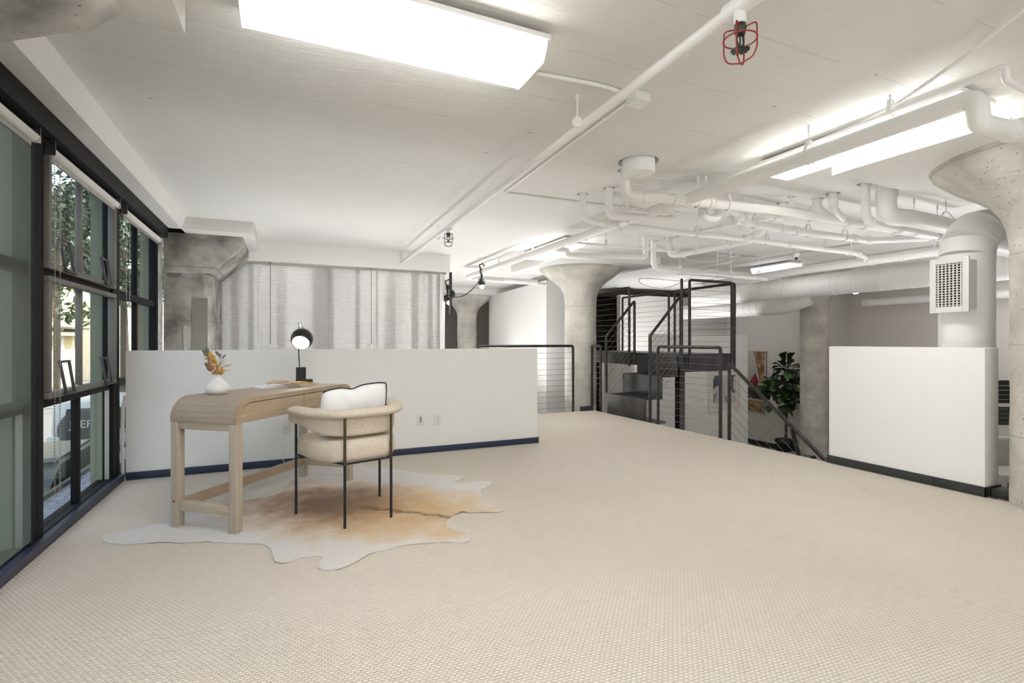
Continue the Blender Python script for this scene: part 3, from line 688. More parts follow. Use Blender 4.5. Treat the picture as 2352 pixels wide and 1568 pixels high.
# ------------------------------------------------------------------ pipes
def pipe(name, lab, pts, r, bend=.12, hangers=(), bands=(), seg=16, cat='pipe', m='pipe_white'):
    base = Vector(pts[-1]); t = thing(name, lab, cat, (base.x, base.y, base.z))
    path = fillet(pts, bend, 7)
    MB().tube(path, r, seg).build('pipe_run', M[m], t, smooth=True)
    segs = []; tot = 0
    P = [Vector(p) for p in path]
    for a, b in zip(P, P[1:]): segs.append((a, b, (b-a).length)); tot += (b-a).length
    def at(f):
        s = f*tot
        for a, b, l in segs:
            if s <= l: return a.lerp(b, s/l), (b-a).normalized()
            s -= l
        return segs[-1][1], (segs[-1][1]-segs[-1][0]).normalized()
    for f in hangers:
        c, d = at(f)
        hb = MB(); sd = Vector((-d.y, d.x, 0)).normalized(); up = Vector((0, 0, 1))
        ring = []
        for k in range(19):
            a = -PI*.5-PI*.72+2*PI*.72*k/18
            ring.append(c+sd*math.cos(a)*(r+.004)+up*math.sin(a)*(r+.004))
        apex = c+up*(r+.055)
        ring = [apex-sd*.012]+ring+[apex+sd*.012]
        vs = []
        for q in ring: vs += [q-d*.011, q+d*.011]
        hb.add(vs, [(2*k, 2*k+1, 2*k+3, 2*k+2) for k in range(len(ring)-1)])
        off = [v+(v-c).normalized()*.0025 for v in vs]
        hb.add(off, [(2*k+2, 2*k+3, 2*k+1, 2*k) for k in range(len(ring)-1)])
        hb.tube([apex-up*.012, Vector((apex.x, apex.y, CEIL+.004))], .0045, 6)
        hb.tube([Vector((apex.x, apex.y, CEIL-.05)), Vector((apex.x, apex.y, CEIL))], .009, 8)
        hb.build('hanger', M[m], t)
    for f in bands:
        c, d = at(f); bb = MB()
        bb.tube([c-d*.03, c+d*.03], r+.005, seg); bb.tube([c-d*.022, c-d*.014], r+.009, seg); bb.tube([c+d*.014, c+d*.022], r+.009, seg)
        sdn = d.cross(Vector((0, 0, 1))); sdn = sdn.normalized() if sdn.length > .1 else Vector((1, 0, 0))
        for s_ in (-.018, .018): bb.ball(c+d*s_+Vector((0, 0, 1))*(r+.012), .008, 6, 4)
        bb.build('coupling', M[m], t, smooth=True)
    return t
def dn(p, z): return Vector((p.x, p.y, z))
UP = CEIL+.05
# sprinkler branch line over the room, from the tee at the top to the bulkhead
a = pz(1700, 12, 2.35); b = pz(918, 607, 2.33); b.y = 7.859
sp = pipe('sprinkler_pipe', 'long thin white sprinkler pipe running from the top of the photo to the bulkhead', [b, a.lerp(b, .5), a], .024, .01)
d_ = (a-b).normalized()
fm = MB().tube([a-d_*.06, a+d_*.10], .034, 16).tube([a, a-Vector((0, 0, .07))], .022, 14).tube([a+d_*.09, a+d_*.13], .040, 16).tube([a+d_*.12, a+d_*.7], .03, 14)
fm.build('tee_fitting', M['pipe_white'], sp, smooth=True)
q = pz(1030, 524, 2.335)
MB().tube([q-d_*.06, q+d_*.06], .031, 14).tube([q, q-Vector((0, 0, .05))], .016, 12).build('tee_fitting', M['pipe_white'], sp, smooth=True)
for (hx, hy) in ((1326, 280), (1005, 545)):
    c = pz(hx, hy, 2.35)
    MB().tube([c, (c.x, c.y, CEIL)], .0045, 6).tube([c-d_*.01, c+d_*.01], .029, 14).tube([(c.x, c.y, CEIL-.02), (c.x, c.y, CEIL)], .012, 8).build('hanger', M['pipe_white'], sp)
def sprinkler(c, mw, lab, s=1.0):
    t = thing('fire_sprinkler', lab, 'sprinkler', tuple(c-Vector((0, 0, .11*s))))
    hb = MB(); z = c.z
    hb.lathe([(z-.03*s, .014*s), (z-.012*s, .018*s), (z, .014*s)], (c.x, c.y, 0), 12)
    for k in (-1, 1): hb.tube([(c.x+k*.010*s, c.y, z-.03*s), (c.x+k*.014*s, c.y, z-.05*s), (c.x+k*.004*s, c.y, z-.07*s)], .003*s, 6)
    hb.tube([(c.x, c.y, z-.03*s), (c.x, c.y, z-.07*s)], .0025*s, 6)
    for k in range(12):
        an = k*PI/6; hb.beam((c.x, c.y, z-.072*s), (c.x+.026*s*math.cos(an), c.y+.026*s*math.sin(an), z-.076*s), .008*s, .002*s)
    hb.build('nozzle', M['brass_dark'], t)
    cg = MB()
    for k in range(4):
        an = k*PI/2+.5; cx_, sy_ = math.cos(an), math.sin(an)
        pts = [(c.x+.012*s*cx_, c.y+.012*s*sy_, z-.012*s), (c.x+.045*s*cx_, c.y+.045*s*sy_, z-.006*s), (c.x+.046*s*cx_, c.y+.046*s*sy_, z-.08*s), (c.x+.035*s*cx_, c.y+.035*s*sy_, z-.105*s), (c.x, c.y, z-.115*s)]
        cg.tube(fillet(pts, .012*s, 4), .0022*s, 6)
    cg.tube([(c.x+.046*s*math.cos(2*PI*k/20), c.y+.046*s*math.sin(2*PI*k/20), z-.045*s) for k in range(20)], .0022*s, 6, closed=True)
    cg.build('cage', mw, t)
    return t
c = a-Vector((0, 0, .07)); sprinkler(c, M['red_wire'], 'caged sprinkler head with red wire guard at the top of the photo', 1.25)
c = q-Vector((0, 0, .05)); sprinkler(c, M['grey_wire'], 'caged sprinkler head with dark wire guard near the bulkhead', 1.3)

# thick main and thin companion along the ceiling
p0 = pz(2352, 292, 2.17)
m1 = pz(2245, 222, 2.30); 
main_pts = [pz(2420, 322, 2.17), dn(m1, 2.17), m1, Vector((3.09, 8.9, 2.30)), Vector((4.6, 9.05, 2.30))]
pipe('water_main', 'thickest white ceiling pipe running beside the two fluorescent fixtures', main_pts, .047, .07, hangers=(.16, .35, .6), bands=(.035,))
t1 = pz(2310, 152, 2.40)
thin_pts = [pz(2400, 232, 2.33), dn(t1, 2.335), t1, pz(1850, 338, 2.40), pz(1500, 481, 2.40), pz(1085, 629, 2.38)]
pipe('conduit_pipe', 'thin white pipe parallel above the thickest ceiling pipe', thin_pts, .017, .05, hangers=(.12, .3, .5, .7, .85), seg=12)
# flexible conduit
fx = [pz(2460, -60, 2.47), pz(2352, 22, 2.47), pz(2200, 142, 2.46), pz(2040, 252, 2.44), pz(1940, 300, 2.42), pz(1800, 358, 2.42), pz(1600, 445, 2.39)]
fl = pipe('flexible_conduit', 'ribbed white flexible conduit curving across the top right of the ceiling', fx, .007, .3, seg=8, cat='conduit')
rb = MB(); P = fillet(fx, .3, 7)
L_ = sum((q_-p_).length for p_, q_ in zip(P, P[1:])); 
for p_, q_ in zip(P, P[1:]):
    n_ = max(1, int((q_-p_).length/.012)); dd = (q_-p_).normalized()
    for k in range(n_):
        cc = p_.lerp(q_, k/n_); rb.tube([cc-dd*.003, cc+dd*.003], .0092, 8, caps=True)
rb.build('ribs', M['pipe_white'], fl)
# surface conduit from the big light
cz = CEIL-.012
pipe('surface_conduit', 'slim white conduit from the near ceiling light to a junction box', [pz(1232, 168, cz), pz(1330, 186, cz), pz(1400, 200, cz), pz(1450, 222, cz)], .010, .1, seg=10, cat='conduit')
bx = pz(1466, 226, CEIL-.02)
jb = thing('junction_box', 'square white junction box on the ceiling beside the sprinkler pipe', 'junction box', tuple(bx))
MB().box(bx.x-.05, bx.x+.05, bx.y-.05, bx.y+.05, CEIL-.045, CEIL-.0005).build('box', M['pipe_white'], jb, bevel=.004)
MB().box(bx.x-.053, bx.x+.053, bx.y-.053, bx.y+.053, CEIL-.049, CEIL-.0455).build('cover', M['pipe_white'], jb)
pipe('surface_conduit', 'slim white conduit turning sharply beneath the sprinkler pipe toward the drain stacks', [pz(1440, 236, cz), pz(1158, 443, cz), pz(1340, 466, cz), pz(1560, 490, cz)], .010, .06, seg=10, cat='conduit')

# drain pipes
zA = 2.28
A1 = H['A']
pipe('drain_pipe', 'longest white drain pipe starting at the ceiling beside the round capped stub', [dn(A1, UP), dn(A1, zA), pz(1500, 453, zA), pz(1790, 484, zA), pz(1938, 509, zA), pz(2160, 545, zA)], .040, .13, hangers=(.20, .27, .5, .8), bands=(.09, .15, .175, .23, .62, .68))
zB = 2.28; B1 = H['B']
pipe('drain_pipe', 'long white drain pipe dropping from the leftmost ceiling hole', [dn(B1, UP), dn(B1, zB), pz(1368, 510, zB), pz(1545, 532, zB), pz(1700, 547, zB), pz(1870, 570, zB), pz(1965, 581, zB), pz(1990, 592, 2.24), pz(1984, 603, 2.18)], .031, .14, hangers=(.16, .36, .58, .8), bands=(.04, .125, .5, .66, .9, .95))
C1 = H['C']; zC = 2.255; c2 = pz(1545, 505, zC)
pipe('water_pipe', 'white U-shaped pipe dropping from the second ceiling hole and rising to the thick main', [dn(C1, UP), dn(C1, zC), c2, Vector((c2.x, c2.y, 2.33)), Vector((3.10, c2.y+.02, 2.33))], .036, .07, hangers=(.4,))
zD = 2.29
D1 = pz(1431, 449, 2.36); d2 = pz(1440, 483, zD); d3 = pz(1536, 493, zD)
pipe('water_pipe', 'slender white U-shaped pipe just above the larger U-shaped pipe', [Vector((d2.x, d2.y, CEIL)), d2, d3, Vector((d3.x, d3.y, 2.39))], .013, .03, seg=10, bands=(.45,))
zF = 2.25
pipe('drain_trap', 'white looped drain trap hanging below the longest drain pipe', [pz(1614, 470, 2.33), dn(pz(1614, 480, 2.28), 2.20), dn(pz(1651, 482, 2.28), 2.20), dn(pz(1651, 482, 2.28), 2.32), pz(1690, 488, 2.31), pz(1720, 517, zF)], .034, .06, bands=(.08, .72, .85))
pipe('drain_pipe', 'white drain pipe running parallel below the longest one, starting at the looped trap', [pz(1690, 506, 2.27), pz(1790, 526, zF), pz(1993, 552, zF), pz(2020, 551, zF), pz(2130, 547, 2.26)], .037, .06, hangers=(.1, .4, .62), bands=(.25, .33, .68, .77))
G1 = H['G']; zG = 2.27
pipe('drain_pipe', 'white drain pipe dropping at mid depth and slanting up right to the leftmost drain line', [dn(G1, UP), dn(G1, zG), pz(1560, 586, zG), pz(1656, 567, zG), pz(1725, 553, zG)], .033, .12, hangers=(.45, .75), bands=(.1, .3, .8))
pipe('drain_branch', 'short white elbow rising from the leftmost drain line toward the trap', [pz(1709, 549, 2.28), pz(1752, 534, 2.28), dn(pz(1762, 512, 2.33), 2.49)], .034, .08, bands=(.3,), cat='pipe')
H1 = H['HH']; zH = 2.12
pipe('drain_pipe', 'lowest white drain pipe above the stair railings', [dn(H1, UP), dn(H1, zH), pz(1531, 622, zH), pz(1640, 631, zH), pz(1760, 640, zH)], .034, .13, hangers=(.35, .62, .72), bands=(.12, .27, .9))
i1 = Vector((3.30, 5.62, 2.28)); zI = 2.225; i3 = pz(1483, 591, zI)
pipe('water_pipe', 'white pipe leaving the thick main above the column capital and rising at its right end', [Vector((3.13, 5.60, 2.28)), i1, dn(i1, zI), i3, dn(i3, CEIL)], .034, .05)
j1 = pz(1316, 556, 2.32); j2 = pz(1554, 579, 2.30)
pipe('water_pipe', 'slender white pipe crossing before the drop panel toward the drain stacks', [dn(j1, 2.42), j1, j2, dn(j2, CEIL+.02)], .013, .03, seg=10, hangers=(.3, .55, .8))
L1 = H['L']; pipe('drain_branch', 'short white drain branch with bolted coupling, left of the two right vertical drops', [dn(L1, UP), dn(L1, 2.36), pz(1937, 503, 2.29)], .034, .1, bands=(.35,), cat='pipe')
K1 = H['K']; pipe('drain_branch', 'short white elbow just left of the bolted branch', [dn(K1, UP), dn(K1, 2.40), pz(1905, 487, 2.35)+Vector((.1, .1, 0))], .042, .08, cat='pipe')
Q1 = H['Q']; pipe('drain_branch', 'white stub hidden behind the longest drain pipe', [dn(Q1, UP), dn(Q1, 2.34), pz(1760, 497, 2.31), pz(1700, 522, 2.27)], .03, .08, bands=(.5,), cat='pipe')
O1 = H['O']; pipe('water_pipe', 'thin white vertical pipe between the drain stubs', [dn(O1, UP), dn(O1, 2.33), pz(1760, 500, 2.33), pz(1660, 523, 2.33)], .013, .05, seg=10)
M1 = H['M']; zM = 2.18
pipe('drain_pipe', 'white drain pipe with a tall vertical drop left of the widest elbow', [dn(M1, UP), dn(M1, zM), pz(2014, 516, zM), pz(2100, 532, zM), pz(2185, 549, zM)], .036, .15, hangers=(.62, .85), bands=(.22, .48))
N1 = H['N']; zN = 2.19
pipe('drain_pipe', 'widest white drain elbow at the ceiling beside the near right column', [dn(N1, UP), dn(N1, zN), pz(2085, 500, zN), pz(2145, 512, zN), pz(2225, 530, zN)], .074, .20, hangers=(.72,), bands=(.1,), seg=24)
# sloping collector parallel to the big duct
pipe('collector_pipe', 'long white collector pipe lying just above the big spiral duct', [Vector((7.22, 2.6, 2.215)), Vector((7.22, 5.4, 2.205)), Vector((7.22, 7.2, 2.17))], .060, .02, hangers=(.2, .42, .75), bands=(.28, .36), seg=20)
pipe('wall_pipe', 'grey-white pipe along the far wall below the big duct', [Vector((11.1, 1.2, 1.93)), Vector((11.15, 4.0, 1.93)), Vector((11.15, 6.75, 1.93))], .075, .02, bands=(.98,), seg=16)
# capped round stub
cp = H['CAP']; t = thing('capped_duct_stub', 'round white capped duct stub poking from the ceiling hole', 'duct', (cp.x, cp.y, 2.405))
MB().lathe([(2.405, .122), (2.415, .125), (2.56, .125)], (cp.x, cp.y, 0), 32).build('cap', M['pipe_white'], t, smooth=True)
MB().beam((cp.x-.0, cp.y-.118, 2.404), (cp.x, cp.y+.118, 2.404), .003, .003).build('seam', M['pipe_white'], t)
# odd sprinkler bulb and wall bracket
c = pz(1829, 583, 2.42); t = thing('pendent_sprinkler', 'small white pendent sprinkler hanging left of the collector pipe', 'sprinkler', tuple(c-Vector((0, 0, .1))))
MB().tube([(c.x, c.y, CEIL), (c.x, c.y, 2.41)], .02, 10).ball((c.x, c.y, 2.41), .045, 14, 8).build('fitting', M['pipe_white'], t, smooth=True)
MB().lathe([(2.33, .012), (2.345, .022), (2.37, .016)], (c.x, c.y, 0), 10).build('nozzle', M['brass_dark'], t)
# loose cables
def cable(lab, pts, r=.006, m='pipe_white'):
    P = [Vector(p) for p in pts]; res = []
    for i in range(len(P)-1):
        p0_, p1_, p2_, p3_ = P[max(i-1, 0)], P[i], P[i+1], P[min(i+2, len(P)-1)]
        for k in range(8):
            s = k/8; res.append(.5*((2*p1_)+(p2_-p0_)*s+(2*p0_-5*p1_+4*p2_-p3_)*s*s+(3*p1_-p0_-3*p2_+p3_)*s**3))
    res.append(P[-1])
    return tag(MB().tube(res, r, 8).build('cable', M[m], smooth=True), lab, 'cable')
cable('white cable swagging from the drain hangers down above the stair landing', [pz(1695, 582, 2.45), pz(1680, 600, 2.38), pz(1625, 612, 2.34), pz(1595, 630, 2.2), pz(1570, 646, 2.12), pz(1520, 662, 2.05), pz(1475, 652, 2.12), pz(1470, 640, 2.2), pz(1500, 640, 2.28), pz(1580, 646, 2.2), pz(1640, 640, 2.26)], .007)
cable('thin white cable drooping between two ceiling clips above the stair', [pz(1565, 591, 2.44), pz(1600, 600, 2.38), pz(1640, 601, 2.38), pz(1690, 588, 2.44)], .006)
cable('thin white cable drooping left of the slanting drain pipe', [pz(1378, 556, 2.46), pz(1430, 562, 2.42), pz(1480, 560, 2.45), pz(1520, 572, 2.42)], .006)

# spiral duct
t = thing('spiral_duct', 'big horizontal white spiral duct under the ceiling of the lower level', 'duct', (8.9, 5.5, 1.9))
ZD = 2.15; RD = .20
MB().tube([(8.9, -1.0, ZD), (8.95, 4.0, ZD), (9.0, 9.0, ZD), (9.0, 9.35, ZD)], RD, 40).build('duct_run', M['pipe_white'], t, smooth=True)
hx = []
for k in range(26*45):
    a = 2*PI*k/26; y = -1.0+10.3*k/(26*45); hx.append((8.9+.01*(y+1)+(RD+.001)*math.cos(a), y, ZD+(RD+.001)*math.sin(a)))
MB().tube(hx, .0045, 5).build('spiral_seam', M['pipe_white'], t, smooth=True)
MB().tube([(8.97, 5.9, ZD), (8.97, 5.93, ZD)], RD+.006, 40).build('joint_collar', M['pipe_white'], t, smooth=True)
for y in (3.5, 6.8): MB().tube([(8.7, y, ZD+.05), (8.7, y, CEIL)], .005, 6).tube([(8.95+.204*math.cos(2*PI*k/24), y, ZD+.204*math.sin(2*PI*k/24)) for k in range(24)], .006, 6, closed=True).build('hanger', M['pipe_white'], t)
t = thing('spiral_duct', 'shorter rounded white spiral duct tucked below and behind the big one', 'duct', (9.9, 8.2, 1.7))
MB().tube(fillet([(9.75, 10.5, 1.88), (9.75, 7.5, 1.88), (9.95, 7.1, 2.05)], .4, 8), .185, 32).build('duct_run', M['pipe_white'], t, smooth=True)
hx = []
for k in range(26*14):
    a = 2*PI*k/26; y = 10.5-2.5*k/(26*14); hx.append((9.75+.186*math.cos(a), y, 1.88+.186*math.sin(a)))
MB().tube(hx, .005, 5).build('spiral_seam', M['pipe_white'], t, smooth=True)
# vertical duct with grille
VX, VY, VR = 5.08, 2.27, .178
t = thing('vertical_duct', 'white vertical round duct rising behind the right half wall with a segmented elbow', 'duct', (VX, VY, LOW))
MB().tube([(VX, VY, LOW), (VX, VY, 1.80)], VR, 40).build('riser', M['pipe_white'], t, smooth=True)
el = [(VX, VY, 1.80), (VX+.012, VY, 1.90), (VX+.09, VY, 1.99), (VX+.22, VY, 2.03)]
cc = (VX+.30, 1.73)
gore = [Vector((VX, VY, 1.80))]
R_ = .24
for i in range(4):
    a = PI/2*i/3; 
    gore.append(Vector((VX+R_-R_*math.cos(a), VY, 1.80+R_*math.sin(a))))
for i in range(3):
    MB().tube([gore[i+1], gore[i+2] if i < 2 else gore[4]] if i < 2 else [gore[3], gore[4]], VR, 40).build('elbow_gore', M['pipe_white'], t, smooth=True) if i < 2 else None
MB().tube([gore[0], gore[1]+Vector((0, 0, .02))], VR+.001, 40).build('elbow_gore', M['pipe_white'], t, smooth=True)
for i in range(0, 3): MB().tube([gore[i+1]-(gore[i+2]-gore[i+1]).normalized()*.006 if i < 2 else gore[i+1], gore[i+1]+Vector((.004, 0, .006))], VR+.004, 40).build('seam', M['pipe_white'], t, smooth=True)
for zz in (.45, .95, 1.12): MB().tube([(VX, VY, zz), (VX, VY, zz+.004)], VR+.003, 40).build('seam', M['pipe_white'], t, smooth=True)
MB().tube([gore[3], gore[4], gore[4]+Vector((.9, 0, 0)), gore[4]+Vector((3.2, 0, .1))], VR, 40).build('branch', M['pipe_white'], t, smooth=True)
g = thing('supply_grille', 'square white air grille box fixed to the vertical duct', 'vent', (4.9, VY, 1.36))
y0, y1, z0, z1, X0 = 2.145, 2.365, 1.365, 1.765, 4.80
MB().box(X0+.012, 4.975, y0, y1, z0+.005, z1-.005).build('box', M['pipe_white'], g, bevel=.002)
fr = MB().box(X0-.008, X0+.011, y0-.02, y0+.022, z0-.015, z1+.015).box(X0-.008, X0+.011, y1-.022, y1+.02, z0-.015, z1+.015)
fr.box(X0-.008, X0+.011, y0+.022, y1-.022, z0-.015, z0+.03).box(X0-.008, X0+.011, y0+.022, y1-.022, z1-.03, z1+.015)
fr.build('frame', M['plastic_white'], g, bevel=.002)
MB().box(X0+.0112, X0+.0118, y0+.022, y1-.022, z0+.03, z1-.03).build('backing', M['dark_slot'], g)
n = 17
sl = None
for k in range(n):
    z = z0+.04+(z1-z0-.08)*k/(n-1); o = MB().box(X0-.004, X0+.001, y0+.022, y1-.022, z-.0028, z+.0028).build('slat', M['plastic_white'], g) if sl is None else sl.copy()
    if sl is None: sl = o; z_first = z
    else: o.location.z = sl.location.z+(z-z_first); COL.objects.link(o)
for k in range(7):
    y = y0+.035+(y1-y0-.07)*k/6; MB().beam((X0+.004, y, z0+.03), (X0+.004, y, z1-.03), .010, .003, (1, 0, 0)).build('vane', M['plastic_white'], g)

# ------------------------------------------------------------------ track lamps near the partition
def spot(c, aim, lab):
    t = thing('spot_lamp', lab, 'lamp', tuple(c))
    aim = Vector(aim).normalized(); c = Vector(c)
    MB().tube([c+Vector((0, 0, .06)), c+Vector((0, 0, .17))], .018, 8).beam(c+Vector((0, 0, .17)), c+Vector((0, 0, .24)), .05, .05, (0, 1, 0)).tube([c+Vector((-.02, 0, .24)), c+Vector((-.04, 0, .30)), c+Vector((.02, 0, .33)), c+Vector((.05, 0, .29))], .012, 8).build('clamp', M['black_matte'], t)
    y_ = MB()
    for s_ in (-1, 1): y_.tube([c+Vector((s_*.055, 0, -.03)), c+Vector((s_*.055, 0, .06)), c+Vector((0, 0, .08))], .006, 6)
    y_.build('yoke', M['black_matte'], t)
    MB().tube([c-aim*.08, c-aim*.02, c+aim*.04], [.022, .042, .045], 16).build('shade', M['black_matte'], t, smooth=True)
    MB().ball(c+aim*.055, .04, 14, 8).build('bulb', M['bulb'], t, smooth=True)
    return t
s1 = pz(1106, 655, 2.02); s2 = pz(1029, 688, 1.94)
s1 = pT(1106, 650, 8.6); s2 = pT(1028, 688, 8.35)
spot(s1, (.1, -.15, -1), 'black clamp lamp hanging from the thin ceiling pipe with a lit bulb')
spot(s2, (.4, -.5, -1), 'black clamp lamp beside the right end of the translucent partition')
cb = []
for k in range(9):
    f = k/8; p = (s2+Vector((.05, 0, .05))).lerp(s1+Vector((-.04, 0, .03)), f); p.z -= .10*math.sin(PI*f); cb.append(p)
co_ = cable('black coiled cable sagging between the two clamp lamps', cb, .008, 'black_matte')
t = thing('wall_bracket', 'black cable reel bracket on the end of the translucent partition', 'bracket', (2.46, 7.9, 1.6))
q0 = pY(1019, 640, 7.90)
MB().box(2.448, 2.475, 7.86, 7.93, 1.55, 2.232).build('plate', M['black_matte'], t)
MB().lathe([(2.476, .07), (2.51, .07)], (0, 7.9, 1.88), 20, axis='x').lathe([(2.511, .035), (2.53, .035)], (0, 7.9, 1.88), 14, axis='x').build('reel', M['black_matte'], t)

# ------------------------------------------------------------------ far structure behind
struct(MB().prism([(4.85, 9.1), (5.28, 9.1), (5.28, 13.0), (5.15, 13.0)], 'z', LOW, 2.36).build('wall_tall_white', M['white_wall']), 'tall white wall block left of the round column')
pipe('wall_pipe', 'short white pipe running to the corner of the tall white wall', [Vector((3.15, 8.75, 2.27)), Vector((3.9, 8.98, 2.27)), Vector((4.84, 9.08, 2.27))], .03, .05, seg=12)
struct(MB().box(5.3, 5.9, 12.5, 12.6, LOW, CEIL).build('wall_grey', M['grey_wall']), 'grey wall between white block and column')
struct(MB().box(7.76, 11.39, 10.6, 10.75, LOW, 2.30).build('wall_upper_white', M['grey_wall']), 'white wall behind the stair landing')
struct(MB().box(6.9, 9.62, 8.35, 8.47, LOW, 1.28).build('wall_art', M['white_wall']), 'white partition carrying the framed print')
struct(MB().box(6.1, 6.9, 8.9, 9.0, LOW, .85).build('wall_taupe_low', M['taupe_wall']), 'taupe wall under the landing')
# dark brick recess behind the left of the stairs: real courses
dk = MB().box(8.4, 10.4, 13.2, 13.3, LOW, CEIL).build('wall_brick', M['dark_brown']); struct(dk, 'dark brick wall seen between column and stairs')
br0 = None
for r_ in range(10):
    for c_ in range(7):
        x0 = 8.45+c_*.27+(.145 if r_ % 2 else 0); z0 = .75+r_*.165
        if br0 is None:
            br0 = MB().box(8.45, 8.70, 13.17, 13.1995, .75, .90).build('brick', M['brick_far'], dk, bevel=.006); bx0, bz0 = 8.45, .75
        else:
            o = br0.copy(); o.location.x = br0.location.x+x0-bx0; o.location.z = br0.location.z+z0-bz0; COL.objects.link(o)
t = thing('shelf_unit', 'dark shelf unit against the brick wall beyond the stairs', 'shelf', (9.2, 12.9, LOW))
for z in (.2, .62, 1.0): MB().box(8.5, 10.2, 12.7, 13.1, z, z+.05).build('shelf', M['black_matte'], t)
for x in (8.5, 9.3, 10.15): MB().box(x, x+.05, 12.7, 13.1, LOW, 1.0).build('upright', M['black_matte'], t)
MB().box(4.3, 4.35, 16, 16.05, 0, 0).v
# far end details by the distant column
struct(MB().box(2.5, 4.6, 16.9, 16.99, 1.35, 1.7).build('trim_band', M['charcoal']), 'dark band on the far end wall')

# ------------------------------------------------------------------ stairs (folded black plate) and landing
ST = M['steel_black']
t = thing('stair_flight', 'black folded steel plate stairs rising from the carpet edge to the landing', 'stairs', (4.9, 6.2, 0))
T = .012
ya, yb = 5.74, 6.66
MB().box(4.625, 4.637, ya, yb, -.25, .297).build('riser', ST, t)
MB().box(4.625, 4.93, ya, yb, .2975, .31).build('tread', ST, t)
MB().box(4.92, 4.932, ya, yb, .3105, .607).build('riser', ST, t)
MB().box(4.92, 5.21, ya, yb, .6075, .62).build('tread', ST, t)
MB().box(5.20, 5.212, ya, yb, .6205, .90).build('riser', ST, t)
ld = thing('landing_platform', 'black steel landing platform at the top of the short stairs', 'platform', (5.75, 7.1, .76))
MB().box(5.215, 6.20, 5.66, 8.8, .915, .94).build('deck', ST, ld)
MB().box(5.2145, 5.245, 5.66, 8.8, .74, .9145).build('edge_beam', ST, ld)
MB().box(6.17, 6.20, 5.66, 8.8, .70, .9145).build('edge_beam', ST, ld)
MB().box(5.246, 6.169, 5.66, 5.70, .68, .9145).build('edge_beam', ST, ld)
MB().box(5.246, 6.169, 8.76, 8.8, .70, .9145).build('edge_beam', ST, ld)
MB().box(5.30, 5.40, 5.80, 5.90, LOW, .739).build('support_post', M['black_matte'], ld)
MB().box(5.30, 5.40, 8.3, 8.4, LOW, .739).build('support_post', M['black_matte'], ld)
lf = thing('lower_stairs', 'black steel stairs descending below the landing behind the front railing', 'stairs', (5.5, 5.3, LOW))
for k in range(5):
    z = -.02-.2*k; MB().box(4.70+.26*k, 4.98+.26*k, 5.72, 6.6, z-.03, z).build('tread', ST, lf)
for y in (5.705, 6.603): MB().beam((4.80, y+.005, -.14), (6.3, y+.005, -1.30), .010, .16).build('stringer', ST, lf)

# railings
RR = .0205
def post(mb, x, y, z0, z1, r=RR): mb.tube([(x, y, z0), (x, y, z1)], r, 14)
def railing(name, lab, path, posts, ncab, zb, z_first, dz, mrail='steel_dark', studs=True, cable_pts=None):
    """path: list of 3D points for the bent tube (posts + top rail)"""
    t = thing(name, lab, 'railing', (posts[0][0], posts[0][1], posts[0][2]))
    MB().tube(fillet(path, .035, 5), RR, 14).build('rail_tube', M[mrail], t, smooth=True)
    for (x, y, z0, z1) in posts[2:]:
        pb = MB(); post(pb, x, y, z0, z1); pb.build('post', M[mrail], t, smooth=True)
    a, b = (cable_pts or (posts[0], posts[1])); a = Vector(a[:3]); b = Vector(b[:3])
    c0 = None
    st = MB()
    for k in range(ncab):
        z = z_first+k*dz
        if c0 is None:
            pa = Vector((a.x, a.y, a.z+z)); pb = Vector((b.x, b.y, b.z+z))
            c0 = MB().tube([pa, pb], .0024, 6).build('cable', M['cable_steel'], t)
        else:
            o = c0.copy(); o.location.z = c0.location.z+k*dz; COL.objects.link(o)
        for q_, s_ in ((a, -1), (b, 1)):
            d = (b-a).normalized()*s_; e = Vector((q_.x, q_.y, q_.z+z)); st.tube([e+d*RR*.9, e+d*(RR+.008)], .006, 6)
    if studs: st.build('cable_end', M['cable_steel'], t)
    return t
TR = 1.05
# back railing behind the half wall
railing('cable_railing', 'cable railing with dark top rail standing left of the column at the back carpet edge',
        [(4.24, 7.05, -.25), (4.24, 7.05, TR), (2.63, 7.05, TR), (2.63, 7.05, -.25)], [(4.24, 7.05, 0), (2.63, 7.05, 0)], 11, 0, .07, .087)
# short pair right of the column
railing('cable_railing', 'narrow pair of steel posts joined at the top, right of the round column',
        [(4.66, 7.14, -.2), (4.66, 7.14, TR), (4.64, 6.86, TR), (4.64, 6.86, -.2)], [(4.66, 7.14, 0), (4.64, 6.86, 0)], 10, 0, .08, .09, studs=True)
# front railing
railing('cable_railing', 'front cable railing with horizontal cables along the carpet edge before the stairs',
        [(EDGE+.03, 5.50, -.25), (EDGE+.03, 5.50, TR), (EDGE+.03, 4.42, TR), (EDGE+.03, 4.42, -.25)], [(EDGE+.03, 5.50, 0), (EDGE+.03, 4.42, 0)], 11, 0, .08, .085)
# descending railing
t = thing('stair_railing', 'descending handrail with sloping cables beside the right half wall', 'railing', (4.66, 4.30, 0))
MB().tube(fillet([(EDGE+.04, 4.30, -.25), (EDGE+.04, 4.30, .87), (EDGE+.06, 2.60, -.45)], .03, 5), .020, 14).build('rail_tube', M['steel_dark'], t, smooth=True)
for k in range(9):
    z = .74-k*.105; y2 = 4.28-(1.35 if z > .3 else 1.35)
    MB().tube([(EDGE+.04, 4.30, z), (EDGE+.06, 4.30-1.5, z-1.5*.776)], .0024, 6).build('cable', M['cable_steel'], t)
MB().beam((EDGE+.10, 3.42, -.25), (EDGE+.05, 3.52, .24), .04, .02, (0, 1, 0)).build('bracket', M['steel_dark'], t)
